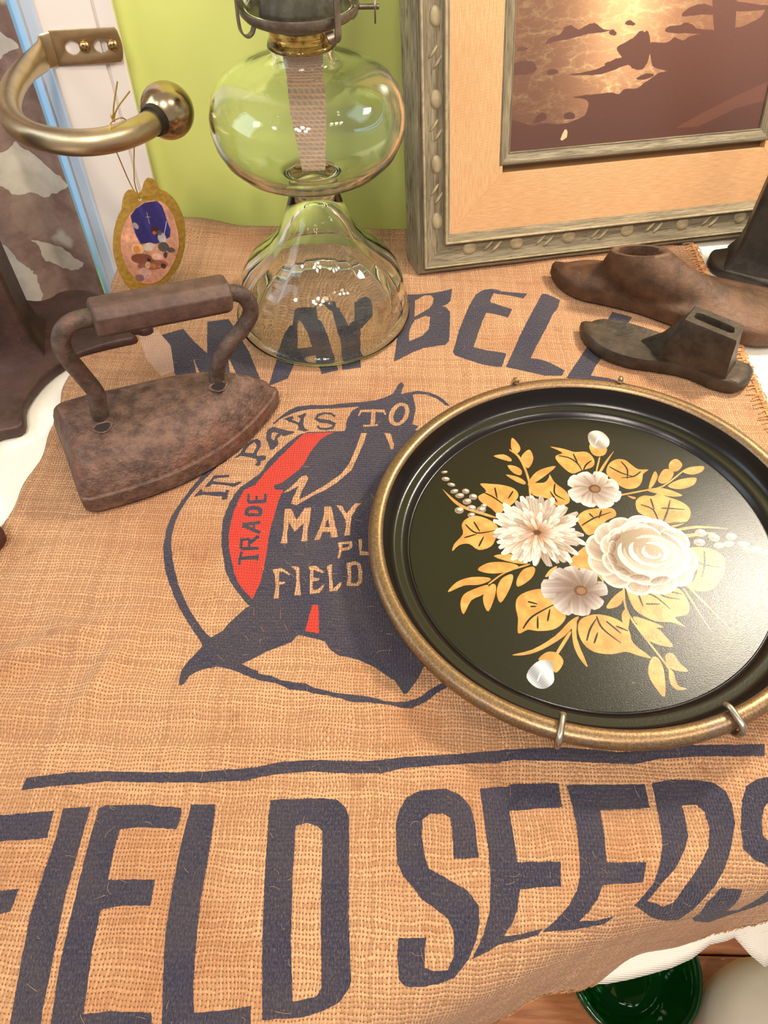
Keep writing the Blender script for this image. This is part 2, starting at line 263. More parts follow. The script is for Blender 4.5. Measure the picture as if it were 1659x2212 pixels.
# ------------------------------------------------------------------ drawn outlines, in tenths of a millimetre on the sack, the tray floor, the picture and the ornament
PRINT = [['n',[-1893,4821,-1705,4924,-1588,4763,-1449,4607,-1522,5028,-1348,5070,-1244,4885,-1123,4659,-954,4236,-1117,4235,-1281,4588,-1195,4235,-1401,4228,-1552,4552,-1446,4225,-1592,4216,-1694,4430]],['n',[-827,5218,-601,5278,-525,4989,-454,4717,-385,4447,-513,4393,-577,4609,-731,4539,-772,4329,-910,4238,-884,4541,-857,4874],[-723,5079,-729,4716,-619,4754]],['n',[-564,5315,-426,5362,-341,5036,-246,5407,-105,5443,-171,5152,-233,4882,-207,4486,-356,4448,-386,4853]],['n',[88,5470,149,5478,273,5488,396,5514,562,5578,539,5393,514,5353,464,5319,494,5308,531,5244,525,5090,507,4843,476,4792,372,4768,292,4745,201,4687,54,4570,62,4689,80,4875,102,5074],[232,5397,315,5472,371,5479,394,5434,383,5349,355,5294,224,5166],[227,5123,317,5186,358,5168,343,5002,289,4910,178,4831,179,4956,197,5043]],['n',[804,5540,850,5577,927,5595,1024,5577,901,5581,1073,5556,1228,5547,1184,5462,1068,5502,948,5522,928,5529,888,5413,892,5382,1003,5339,935,5364,1069,5292,1020,5167,990,5186,897,5221,838,5228,801,5114,757,4967,704,4771,805,4743,951,4713,968,4700,917,4531,872,4542,912,4526,764,4555,627,4616,545,4659,532,4698,557,4808,593,4977,643,5147,700,5331,764,5489]],['n',[1357,5542,1400,5536,1505,5453,1466,5323,1410,5230,1348,5071,1272,4906,1220,4796,1160,4646,1226,4636,1301,4603,1418,4510,1385,4442,1248,4432,1151,4461,948,4531,1006,4682,1096,4920,1203,5178]],['n',[1938,5303,2093,5231,2038,5128,1879,4880,1736,4669,1674,4574,1616,4454,1743,4432,1885,4368,1847,4251,1705,4307,1563,4366,1417,4421,1523,4607,1628,4786,1880,5192]],['n',[-831,3840,-778,3919,-727,3983,-664,4027,-568,4042,-431,4041,-296,4063,-180,4081,-159,4018,-198,4026,-275,4018,-400,4003,-564,3997,-649,3976,-731,3928,-784,3884,-823,3827]],['n',[-295,3763,-287,3880,-254,3979,-198,4030,-180,4081,-93,4100,-6,4142,53,4190,72,4244,92,4299,117,4331,137,4293,117,4215,112,4181,171,4208,205,4169,214,4092,223,4001,208,3900,198,3838,245,3819,132,3664,-9,3660,-149,3655,-289,3648]],['n',[161,4203,241,4224,329,4208,387,4171,435,4127,481,4055,452,4053,386,4132,309,4177,230,4185,171,4161]],['n',[-295,3763,-337,3755,-572,3749,-634,3715,-700,3632,-764,3538,-817,3447,-858,3343,-807,3435,-864,3323,-980,3200,-1011,3140,-1033,3059,-1052,2964,-1045,2999,-1055,2904,-1044,2790,-1030,2701,-1004,2614,-974,2515,-937,2446,-885,2372,-830,2306,-791,2270,-817,2253,-850,2207,-893,2155,-928,2096,-977,2057,-992,2052,-1037,2023,-1026,1992,-1054,1942,-1092,1887,-1116,1840,-1119,1776,-1111,1740,-1086,1747,-1065,1800,-1028,1830,-973,1849,-922,1862,-856,1852,-783,1861,-782,1885,-737,1912,-663,1963,-586,2003,-509,2052,-606,1986,-515,2039,-482,2086,-413,2071,-320,2042,-287,1992,-232,1952,-180,1944,-106,1922,-31,1888,28,1846,86,1802,115,1743,135,1700,157,1708,208,1787,246,1877,284,1956,427,1980,575,2019,723,2052,757,2202,793,2358,829,2518,866,2685,869,2870,872,3067,876,3273,878,3486,793,3665,705,3850,520,3821,337,3791,156,3770,6,3769,-145,3767]],['n',[-1156,3440,-1213,3356,-1253,3317,-1291,3239,-1322,3161,-1353,3085,-1373,3017,-1370,3028,-1399,2921,-1407,2812,-1402,2700,-1380,2607,-1347,2502,-1310,2421,-1264,2334,-1205,2236,-1136,2141,-1078,2066,-1027,1999,-987,2050,-1019,2075,-1074,2137,-1142,2227,-1198,2317,-1252,2417,-1289,2505,-1324,2609,-1351,2701,-1363,2790,-1361,2890,-1348,2979,-1335,3025,-1315,3093,-1288,3161,-1250,3239,-1206,3317,-1161,3396,-1099,3452]],['n',[-819,1884,-782,1885,-730,1858,-685,1845,-682,1829,-607,1814,-545,1782,-472,1771,-407,1766,-363,1745,-291,1731,-212,1717,-125,1704,-40,1686,31,1659,101,1655,164,1666,227,1690,284,1736,349,1776,414,1794,484,1790,484,1758,399,1763,341,1733,284,1688,234,1655,178,1629,115,1630,31,1641,-39,1648,-151,1656,-210,1684,-282,1701,-361,1713,-411,1725,-496,1727,-556,1756,-630,1773,-675,1782,-721,1800,-800,1834,-856,1852]],['r',[-592,3734,-509,3740,-378,3745,-424,3711,-469,3665,-504,3594,-532,3525,-563,3422,-597,3359,-651,3298,-698,3247,-748,3224,-754,3206,-734,3183,-684,3180,-689,3157,-707,3108,-715,3036,-724,2949,-735,2878,-738,2799,-737,2715,-736,2632,-739,2537,-748,2439,-761,2393,-780,2316,-820,2359,-875,2419,-915,2495,-946,2587,-981,2695,-998,2792,-999,2900,-994,2994,-976,3083,-962,3141,-949,3179,-880,3225,-825,3339,-737,3493,-704,3547,-640,3657]],['r',[-415,2287,-380,2288,-371,2222,-363,2097,-443,2112,-433,2177,-423,2238]],['b',[-680,3165,-636,3206,-601,3256,-572,3298,-541,3314,-521,3287,-540,3225,-558,3175,-569,3102,-538,3124,-490,3162,-435,3205,-367,3267,-306,3330,-263,3401,-234,3483,-211,3577,-188,3674,-177,3741,-132,3744,-147,3676,-170,3579,-200,3477,-229,3378,-285,3306,-340,3244,-401,3191,-469,3146,-536,3095,-583,3054,-620,3066,-614,3110,-596,3166,-582,3219,-597,3207,-639,3174,-676,3159]],['b',[-9,3747,38,3746,65,3636,59,3586,40,3589,27,3653,7,3709]],['b',[-657,3022,-615,3024,-572,2934,-524,3034,-485,3042,-483,2958,-491,2856,-486,2764,-527,2763,-520,2839,-523,2909,-575,2835,-619,2913,-623,2827,-612,2741,-656,2739,-648,2833,-654,2935]],['b',[-394,3053,-349,3059,-329,2966,-290,2807,-335,2803,-344,2847,-391,2845,-409,2780,-442,2778,-412,2884,-394,2986],[-373,2933,-381,2884,-350,2885,-362,2949]],['b',[-318,3066,-280,3068,-245,2999,-193,3087,-147,3092,-181,3050,-213,2970,-212,2824,-251,2819,-241,2899,-250,2953,-284,3023]],['b',[-288,2764,-198,2777,-189,2738,-210,2705,-258,2697,-273,2636,-284,2641,-278,2713],[-259,2750,-214,2755,-219,2731,-257,2719]],['b',[-157,2793,-133,2793,-134,2700,-73,2686,-72,2665,-143,2665]],['b',[-684,2533,-631,2550,-572,2508,-575,2492,-616,2520,-641,2519,-634,2449,-592,2446,-600,2432,-631,2425,-621,2327,-654,2325,-650,2401,-664,2497]],['b',[-570,2565,-519,2559,-510,2476,-490,2355,-530,2350,-526,2447,-537,2531]],['b',[-464,2564,-419,2575,-361,2532,-367,2519,-429,2545,-426,2487,-387,2481,-392,2465,-426,2457,-421,2397,-393,2398,-352,2441,-354,2419,-380,2372,-436,2364,-445,2458,-446,2536]],['b',[-346,2576,-314,2590,-312,2512,-297,2407,-250,2457,-246,2442,-271,2391,-318,2387,-326,2483]],['b',[-224,2598,-176,2619,-138,2603,-121,2544,-120,2458,-144,2428,-215,2430,-209,2499],[-194,2582,-158,2590,-147,2544,-144,2466,-156,2448,-188,2451]],['b',[-36,2461,-3,2427,-9,2409,-35,2411,-27,2429]],['n',[-1281,3110,-1247,3175,-1229,3166,-1232,3154,-1178,3152,-1111,3158,-1076,3155,-1073,3176,-1051,3168,-1056,3138,-1055,3094,-1082,3084,-1093,3096,-1087,3117,-1138,3118,-1219,3127,-1251,3118,-1272,3107]],['n',[-1222,3204,-1175,3303,-1076,3313,-1067,3290,-1131,3283,-1169,3270,-1177,3251,-1101,3241,-1031,3236,-993,3254,-974,3245,-1010,3209,-1032,3204,-1097,3217,-1178,3223,-1192,3199,-1214,3195]],['n',[-1065,3463,-1026,3521,-1006,3588,-966,3648,-926,3670,-898,3643,-888,3592,-908,3528,-903,3492,-857,3502,-837,3492,-839,3458,-867,3445,-873,3400,-896,3396,-908,3409,-896,3438,-905,3464,-967,3483,-1015,3490,-1043,3476],[-994,3525,-936,3519,-922,3565,-917,3599,-942,3631,-971,3601,-992,3554]],['n',[-869,3733,-855,3778,-820,3800,-756,3776,-699,3760,-667,3756,-665,3738,-712,3711,-748,3701,-756,3719,-782,3675,-767,3631,-768,3612,-793,3568,-822,3559,-833,3603,-860,3663],[-830,3726,-817,3745,-780,3737,-797,3701,-804,3657,-823,3673]],['n',[-760,3885,-698,3925,-683,3895,-698,3881,-643,3851,-631,3896,-663,3916,-598,3961,-599,3924,-609,3896,-608,3840,-594,3791,-562,3770,-581,3753,-651,3775,-637,3791,-650,3830,-715,3859,-741,3883]],['n',[-372,3925,-404,3957,-456,3964,-513,3947,-530,3889,-489,3849,-421,3839,-389,3820,-393,3807,-434,3789,-478,3793,-495,3824,-508,3804,-482,3772,-431,3764,-380,3779,-366,3842,-417,3879,-485,3890,-505,3901,-500,3921,-453,3942,-408,3936,-382,3904]],['b',[-195,3921,-184,3964,-99,3973,-16,3972,-12,3937,3,3943,-10,4000,-100,4001,-192,3990,-208,3928]],['b',[-108,3985,-109,3901,-113,3830,-81,3824,-76,3897,-76,3984]],['b',[-162,3807,-108,3813,-54,3820,-55,3841,-110,3833,-164,3827]],['b',[174,3948,167,3920,157,3893,144,3869,129,3850,112,3835,95,3826,78,3823,62,3826,48,3835,37,3850,28,3870,23,3894,22,3920,24,3949,30,3978,40,4006,53,4031,68,4053,85,4069,103,4079,120,4083,137,4079,151,4069,163,4053,171,4031,176,4006,177,3977],[141,3949,136,3927,129,3908,121,3890,111,3876,102,3865,92,3858,83,3856,74,3858,67,3865,62,3876,58,3891,57,3908,58,3928,61,3949,66,3970,73,3991,81,4009,90,4025,100,4036,110,4044,120,4046,128,4044,135,4036,141,4024,144,4009,145,3990,144,3970]],['n',[-905,2671,-908,2618,-909,2566,-888,2563,-891,2614,-885,2664]],['n',[-894,2601,-778,2610,-785,2643,-899,2628]],['n',[-796,2651,-795,2596,-784,2595,-785,2650]],['n',[-903,2676,-788,2682,-792,2709,-908,2703]],['n',[-895,2689,-901,2775,-920,2777,-914,2690]],['n',[-907,2754,-859,2759,-863,2780,-911,2775]],['n',[-843,2691,-854,2774,-869,2773,-857,2690]],['n',[-848,2724,-795,2782,-812,2805,-865,2747]],['n',[-925,2865,-800,2807,-794,2835,-919,2894]],['n',[-919,2869,-802,2892,-808,2921,-926,2898]],['n',[-834,2835,-840,2901,-856,2902,-850,2836]],['n',[-923,2966,-920,3021,-894,3042,-838,3044,-807,3021,-798,2977,-814,2955,-901,2951],[-896,2983,-893,3006,-840,3010,-827,2981]],['n',[-912,3059,-790,3069,-794,3100,-917,3089]],['n',[-899,3074,-908,3147,-927,3146,-917,3074]],['n',[-847,3080,-853,3132,-870,3131,-863,3079]],['n',[-788,3080,-793,3148,-812,3149,-807,3081]],['n',[-1953,1022,-1864,1032,-1776,1042,-1689,1052,-1601,1062,-1597,934,-1710,922,-1824,912,-1868,906,-1841,797,-1814,692,-1751,699,-1661,710,-1669,615,-1717,601,-1792,592,-1763,485,-1735,382,-1709,282,-1684,187,-1847,184,-1862,263,-1879,346,-1896,431,-1915,520,-1935,611,-1941,709,-1947,811,-1952,915]],['n',[-1562,1074,-1425,1086,-1429,973,-1433,864,-1435,765,-1437,669,-1430,590,-1423,513,-1416,438,-1409,350,-1402,265,-1392,192,-1384,124,-1521,122,-1525,190,-1536,281,-1549,376,-1557,449,-1566,524,-1575,601,-1571,702,-1567,806,-1555,946]],['n',[-1384,1079,-1349,1095,-1185,1102,-1077,1096,-970,1092,-968,1032,-978,988,-1160,994,-1254,981,-1259,895,-1254,757,-1158,759,-1033,762,-1032,651,-1154,651,-1255,633,-1251,471,-1241,390,-1232,312,-1223,236,-1124,248,-1032,248,-940,247,-912,150,-1022,145,-1130,140,-1238,135,-1346,130,-1353,193,-1361,263,-1370,335,-1379,409,-1383,489,-1386,571,-1389,656,-1391,765,-1392,879,-1388,977]],['n',[-928,1109,-806,1113,-800,993,-801,822,-803,668,-797,573,-791,481,-775,334,-756,249,-604,264,-515,279,-508,210,-512,179,-602,172,-691,165,-780,158,-869,151,-884,203,-899,281,-914,360,-927,448,-940,539,-943,633,-946,731,-943,902,-936,1004]],['n',[-532,1141,-398,1148,-264,1156,-200,1149,-151,1113,-133,1068,-127,958,-122,851,-118,759,-113,671,-109,586,-99,480,-89,377,-98,348,-136,302,-202,267,-287,244,-462,229,-474,321,-485,417,-496,516,-503,598,-510,684,-517,773,-523,865,-528,960,-534,1058],[-394,1020,-340,1033,-286,1023,-261,998,-253,848,-246,728,-240,615,-232,524,-225,437,-218,351,-239,317,-339,298,-348,370,-357,443,-367,519,-372,601,-378,687,-385,776,-389,895]],['n',[102,1043,117,1103,156,1172,228,1204,356,1214,427,1186,479,1125,494,1050,502,891,381,881,379,1003,374,1070,336,1091,273,1090,234,1059,229,985,242,892,260,836,355,791,442,747,490,684,490,614,468,538,430,465,366,397,288,372,211,359,148,361,120,387,113,469,116,545,244,551,236,502,235,436,273,422,337,427,366,481,370,579,342,628,293,662,221,708,177,760,140,800,110,855,102,962]],['n',[529,1222,675,1236,681,1248,808,1253,936,1258,939,1137,807,1127,672,1112,680,992,688,875,792,878,895,882,885,773,774,768,689,756,671,675,640,616,599,563,690,578,783,598,760,569,621,541,575,531,524,503,444,470,459,490,505,570,540,666,553,797,551,934,539,1081]],['n',[976,1248,1048,1254,1160,1258,1273,1262,1385,1266,1388,1147,1259,1135,1129,1127,1130,1018,1119,885,1315,891,1282,803,1084,786,1054,725,1012,677,972,639,957,630,1046,634,1143,654,1089,616,951,596,830,588,779,581,854,640,911,694,956,755,980,818,991,924,996,1060,990,1154]],['n',[1423,1269,1506,1291,1639,1292,1744,1278,1792,1239,1809,1176,1799,1082,1757,990,1704,887,1648,798,1592,725,1540,647,1502,590,1423,602,1331,641,1255,693,1234,700,1286,751,1338,807,1380,892,1412,981,1420,1073,1421,1167],[1550,1162,1625,1167,1657,1132,1661,1055,1635,971,1571,883,1489,789,1435,713,1388,694,1302,722,1368,794,1449,866,1516,954,1547,1014,1553,1107]],['n',[1863,1193,1909,1267,1970,1305,2031,1315,2131,1309,2170,1248,2149,1136,2060,1135,2058,1182,1993,1185,1971,1165,1940,1102,1923,1032,1940,1010,2028,955,2079,879,2054,827,2060,666,2026,622,1967,561,1880,509,1773,451,1635,527,1595,571,1618,706,1678,784,1799,772,1801,584,1885,563,1954,739,1959,803,1921,894,1848,921,1806,962,1821,1060]],['n',[-1791,1218,-1695,1232,-1581,1252,-1384,1263,-1263,1263,-1141,1262,-1020,1266,-901,1271,-766,1286,-630,1300,-662,1292,-503,1327,-341,1342,-219,1341,-97,1341,25,1352,148,1371,270,1378,393,1387,534,1404,676,1420,643,1421,815,1433,986,1441,1157,1433,1276,1424,1380,1435,1502,1457,1673,1466,1798,1470,1927,1475,2057,1482,2045,1420,1946,1416,1846,1413,1747,1411,1620,1403,1493,1396,1344,1366,1149,1368,979,1372,852,1371,725,1370,639,1358,672,1357,531,1346,392,1335,269,1324,148,1314,27,1285,-175,1279,-337,1283,-497,1269,-655,1239,-622,1235,-758,1227,-892,1217,-1011,1214,-1130,1211,-1251,1211,-1371,1211,-1564,1189,-1677,1174,-1794,1155]],['s',[-2138,5017,-1972,4967,-1765,4705,-1672,4394,-1761,4327,-1923,4531]]]
TRAY = {'G':[[-380,937,-342,881,-331,821,-365,780,-394,835],[-271,819,-250,748,-269,680,-301,644,-334,704,-328,762],[-522,764,-453,778,-406,741,-405,711,-442,719],[-434,673,-379,665,-342,625,-354,581,-402,605],[-453,590,-372,566,-327,520,-338,497,-392,527],[-407,814,-360,756,-329,655,-310,522,-314,405,-300,406,-295,526,-314,662,-347,769,-401,823],[-106,656,-208,632,-272,578,-313,503,-298,491,-209,554],[-124,842,-26,815,37,785,120,783,159,712,140,644,61,613,-8,586,-65,651,-98,720,-93,755,-48,783],[307,707,364,701,397,659,437,613,504,606,461,568,440,503,397,450,324,442,256,508,221,586,250,664],[193,724,155,612,164,608,202,720],[299,778,232,693,176,604,188,592,243,680,301,775],[146,840,174,856,261,825,241,755,188,739,152,770],[662,673,709,699,738,648,701,594,658,584,641,618],[545,511,596,597,639,607,664,573,625,508,570,478],[722,582,780,620,873,626,850,578,779,552],[597,455,673,507,757,526,800,519,765,461,670,428],[241,374,431,415,566,450,724,577,721,587,565,462,432,428,241,387],[448,428,562,441,661,390,664,369,579,371],[538,588,552,543,502,458,472,448],[321,382,373,366,354,352],[-632,512,-566,510,-477,496,-407,462,-385,401,-426,335,-478,295,-530,245,-573,297,-634,351,-650,404,-595,445],[-297,502,-206,510,-168,553,-157,582,-133,508,-77,442,-54,378,-69,326,-143,307,-199,371,-291,405],[-840,-43,-826,14,-768,90,-772,160,-746,209,-673,238,-581,195,-539,134,-560,56,-596,-10,-674,-37,-733,12,-795,3],[-882,463,-817,356,-738,290,-565,217,-560,233,-729,313,-805,376,-880,466],[-32,202,24,262,106,280,207,278,219,216,151,178,110,120,24,63,-12,122],[-106,-104,14,-4,49,-70,57,-287,22,-234,-60,-196,-129,-159],[367,335,423,380,485,374,530,400,563,372,647,328,694,265,675,185,618,137,536,110,479,131,431,191,364,243],[560,80,701,104,872,96,873,100,705,124,562,99],[579,28,734,51,796,62,797,69,737,70,582,55],[584,-72,680,-42,762,-66,806,-122,789,-212,730,-298,658,-357,573,-356,538,-295],[187,-324,280,-326,423,-328,490,-346,517,-415,515,-481,484,-522,418,-537,465,-602,397,-569,303,-560,217,-502,188,-435],[533,-327,706,-614,710,-611,545,-316],[516,-367,591,-612,595,-610,527,-360],[160,-325,146,-478,191,-610,258,-751,311,-870,328,-971,338,-966,322,-864,268,-744,202,-603,158,-474,172,-323],[126,-500,159,-476,160,-542,131,-622,116,-557],[184,-526,275,-559,342,-600,267,-599,201,-583],[187,-582,294,-600,337,-655,365,-725,284,-709,225,-670],[310,-778,353,-763,379,-824,413,-875,343,-868,310,-838],[233,-792,267,-793,284,-867,256,-1021,216,-968,195,-881],[312,-860,333,-882,336,-954,383,-976,330,-983,300,-940],[-128,-554,-81,-522,-9,-510,84,-541,141,-606,151,-700,233,-792,163,-777,100,-753,16,-768,-76,-752,-129,-697,-145,-618],[-487,-630,-478,-534,-484,-451,-463,-383,-387,-341,-298,-334,-235,-403,-198,-504,-228,-569,-289,-609,-374,-616,-429,-607],[42,-458,114,-375,168,-350,130,-442,68,-472],[-691,-185,-636,-140,-559,-129,-470,-144,-443,-171,-536,-210,-626,-213],[-586,-86,-494,-69,-421,-98,-381,-145,-470,-138],[-880,-346,-823,-273,-732,-239,-628,-244,-622,-267,-691,-296,-780,-300],[-792,-500,-808,-429,-783,-361,-707,-319,-632,-297,-666,-363,-741,-404],[-645,-482,-670,-431,-666,-363,-617,-294,-588,-303,-601,-381],[-571,-424,-588,-347,-555,-259,-492,-221,-480,-252,-518,-348],[-457,-314,-459,-261,-415,-190,-353,-169,-342,-200,-378,-262],[-621,-289,-519,-211,-381,-160,-383,-149,-522,-201,-626,-280],[-288,-246,-252,-193,-204,-167,-242,-229],[-535,-766,-415,-733,-280,-649,-184,-554,-130,-522,-142,-554,-225,-649,-360,-734,-459,-768],[-172,-570,-142,-554,-158,-666,-124,-842,-163,-789,-184,-697],[-202,-629,-287,-752,-274,-762,-189,-639],[-386,-787,-334,-749,-281,-757,-253,-803,-272,-848,-310,-877,-342,-810,-382,-810]],'V':[[-77,754,-5,729,45,670,66,591],[26,767,45,670],[141,701,93,657,66,591],[250,641,318,583,392,548],[336,684,364,615,348,527],[449,590,392,548,310,539],[-612,435,-550,391,-476,315],[-536,476,-527,380],[-417,441,-455,378],[-134,498,-145,412,-89,358],[-139,338,-175,434],[-748,169,-682,98,-563,115],[-692,188,-658,107],[-761,61,-682,88],[-673,-9,-637,68],[-10,142,77,200,194,247],[52,241,77,200],[134,263,108,199],[392,304,461,261,491,150,607,157],[465,353,469,261],[517,270,571,268,661,256],[499,150,551,249,587,340],[525,130,653,156],[602,-118,676,-174,772,-194],[701,-74,676,-174,639,-262],[624,-209,574,-296],[247,-351,337,-395,404,-480],[334,-344,394,-396,475,-414],[271,-444,355,-446],[430,-362,497,-380],[242,-377,253,-461],[-106,-682,-73,-603,-28,-539],[-25,-523,-4,-604,83,-699],[-67,-698,-35,-628],[25,-556,94,-637],[75,-589,138,-622],[-456,-599,-391,-518,-238,-429],[-409,-418,-354,-436],[-372,-600,-363,-519],[-310,-552,-286,-470],[-398,-452,-363,-452]],'F':{'mum':[-297,93,-291,108,304,296],'up':[120,447,121,443,185,179],'low':[-90,-346,-118,-348,214,174],'rose':[320,-94,317,-86,332,298],'rosec':[410,-87],'budt':[154,948,203,988,260,969,294,895,270,824,208,810,156,852],'budb':[-467,-905,-440,-846,-381,-802,-321,-810,-316,-877,-324,-935,-374,-971,-426,-961]},'D':[[-867,625,26,15],[-861,562,33,23],[-825,510,33,19],[-807,451,33,23],[-773,412,36,27],[-731,449,30,27],[-684,399,33,31],[-727,360,36,31],[-782,286,36,34],[-701,304,36,31],[-638,288,39,34],[-705,243,30,27],[-620,319,23,23],[714,67,56,38],[689,-5,49,34],[787,31,53,38],[801,-30,43,27],[893,35,46,31],[862,-22,49,27],[951,-23,49,27],[1013,-62,46,23],[1071,-87,43,19],[955,-61,33,17]]}
SEA = {'R':[[1747,1630,1769,1660,1879,1701,1927,1741,1960,1746,1975,1735,1994,1744,2018,1725,2040,1666,2050,1569,2012,1484,1943,1477,1867,1515,1788,1584],[2518,2123,2708,2115,2802,1720,2795,1667,2624,1677],[2038,1650,2120,1656,2203,1657,2253,1686,2328,1661,2394,1684,2475,1695,2600,1705,2795,1721,2892,1732,3020,1784,3106,1790,3411,740,1675,881,1816,1304,1966,1340,2083,1400,2174,1444,2245,1445,2163,1466,2086,1501],[2161,1733,2183,1764,2265,1765,2331,1782,2396,1768,2453,1734,2554,1723,2631,1708,2638,1676,2389,1705,2248,1713],[2294,1826,2326,1870,2429,1901,2514,1892,2595,1857,2602,1826,2432,1829],[2749,1902,2996,1869,3086,1859,3094,1833,2765,1839],[1123,1702,1165,1746,1242,1762,1277,1806,1328,1819,1398,1785,1473,1816,1539,1818,1611,1778,1680,1764,1560,1755,1468,1750,1403,1738,1299,1723,1194,1713],[1662,1745,1692,1769,1729,1746,1712,1726],[1795,1800,1832,1823,1883,1800,1865,1786],[799,1559,863,1586,941,1598,1021,1587,1057,1548,1039,1517,947,1501,802,1516],[1146,1510,1185,1530,1247,1510,1229,1489,1168,1487],[884,1674,922,1693,974,1684,937,1666],[1311,1478,1486,1489,1646,1517,1657,1538,1749,1565,1817,1572,1866,1526,1787,1498,1626,1464,1461,1469],[1397,1313,1562,1322,1743,1323,1823,1304,1971,1308,2049,839,763,932,778,1187,1041,1133,1123,1139,1333,1123,1457,1149,1523,1178,1541,1263,1481,1296],[1078,1188,1117,1219,1166,1204,1163,1159,1054,1144],[1327,1187,1367,1204,1424,1186,1421,1151,1344,1157],[1954,1410,2020,1439,2105,1436,2108,1417,2026,1400]],'B':[1313,1001,1327,1041,1345,1075,1363,1076,1375,1055,1372,1014,1332,993],'H':[2390,1008,2664,1120,2939,1219,3244,1316,3286,1172,2964,1122,2615,1003],'G':[1777,1918]}
ORN = {'O':[-260,-762,-228,-669,-176,-566,-133,-509,-111,-451,-84,-402,-49,-373,-16,-380,5,-404,38,-386,68,-331,99,-302,131,-315,151,-346,157,-384,206,-418,249,-483,274,-570,281,-665,261,-785,222,-906,163,-1011,73,-1106,-37,-1182,-151,-1203,-232,-1154,-271,-1041,-280,-918,-276,-834],'I':[-204,-753,-159,-638,-96,-559,-16,-492,54,-463,124,-466,174,-497,209,-570,222,-682,211,-804,167,-916,90,-1028,-4,-1105,-100,-1119,-166,-1073,-208,-971,-219,-867],'H':[11,-446],'N':[-82,-553,-33,-505,39,-468,125,-464,152,-503,160,-565,164,-628,174,-693,157,-748,100,-773,51,-792,-5,-777,-64,-780,-82,-703,-84,-623],'B':[[[-95,-816,50,48],[0.93,0.72,0.45]],[[-12,-809,50,37],[0.8,0.74,0.68]],[[62,-680,34,29],[0.28,0.15,0.1]],[[53,-703,15,17],[0.75,0.42,0.28]],[[98,-749,34,49],[0.8,0.76,0.72]],[[88,-707,25,22],[0.33,0.3,0.3]],[[93,-822,45,45],[0.25,0.27,0.27]],[[142,-854,35,24],[0.3,0.26,0.25]],[[93,-890,16,30],[0.2,0.17,0.2]],[[-79,-902,95,50],[0.42,0.24,0.18]],[[27,-898,45,34],[0.86,0.68,0.6]],[[-18,-961,126,47],[0.5,0.3,0.22]],[[-92,-1021,51,52],[0.74,0.58,0.54]],[[-139,-1059,37,35],[0.45,0.32,0.34]],[[-54,-957,22,33],[0.8,0.66,0.55]],[[58,-980,22,27],[0.22,0.13,0.12]],[[-19,-970,25,25],[0.72,0.42,0.28]],[[-104,-823,28,40],[0.75,0.48,0.28]],[[-65,-633,20,31],[0.72,0.66,0.62]],[[-37,-916,14,16],[0.12,0.08,0.1]]]}
# ------------------------------------------------------------------ the table's outline and the sack's shape (s to the right, t away from the camera, metres)
TABLE = [(-.36, -.05), (-.20, -.068), (-.05, -.006), (.04, .026), (.10, .055), (.20, .080), (.30, .105), (.45, .15), (.55, .25), (.575, .45), (.57, .66), (.53, .755), (.44, .745), (.30, .712), (.15, .684),
         (.02, .655), (-.10, .650), (-.185, .655), (-.222, .625), (-.243, .575), (-.262, .546), (-.31, .530), (-.38, .50), (-.43, .40), (-.44, .20), (-.42, .02)]
def chaikin(P, it=3):
    P = np.array(P, float)
    for _ in range(it):
        Q = np.roll(P, -1, 0); P = np.stack([P * .75 + Q * .25, P * .25 + Q * .75], 1).reshape(-1, 2)
    return P
TABLE = chaikin(TABLE, 3)
SACK_L, SACK_R, SACK_B, SACK_T = -.245, .292, -.115, .668
CREASES = [(-.205, .19, 25, .045, .008, .0062), (-.155, .178, 70, .03, .007, .0056), (-.215, .155, 10, .05, .010, .005), (-.12, .165, -10, .03, .008, .0042), (-.18, .205, -40, .03, .007, .004), (-.06, .172, 15, .04, .009, .003), (.01, .168, 20, .05, .011, .0062), (.05, .185, -35, .03, .010, .004), (-.08, .14, 5, .06, .012, .002),
           (-.22, .115, -20, .04, .012, .002), (.06, .142, 8, .10, .010, .002), (.19, .15, 0, .07, .012, .003), (-.27, .23, 80, .08, .015, .003), (-.235, .50, 75, .08, .012, .004), (-.22, .62, 40, .05, .02, .010), (-.11, .64, 0, .10, .012, .005), (.02, .645, 0, .06, .01, .004), (.22, .64, 5, .06, .012, .003),
           (-.02, .36, 30, .12, .03, .002), (.14, .50, -20, .1, .025, .0015), (-.18, .24, -35, .09, .02, .0015), (.03, .08, 15, .1, .02, .0015)]
def sack_z(s, t):
    z = np.full(np.shape(s), .0035)
    for (a, b, ang, L, w, h) in CREASES:
        r = math.radians(ang); u = (s - a) * math.cos(r) + (t - b) * math.sin(r); v = -(s - a) * math.sin(r) + (t - b) * math.cos(r)
        z = z + h * np.exp(-(u / L) ** 2 - (v / w) ** 2)
    return z + .0006 * np.sin(s * 61 + t * 23) * np.sin(t * 47 - s * 31)
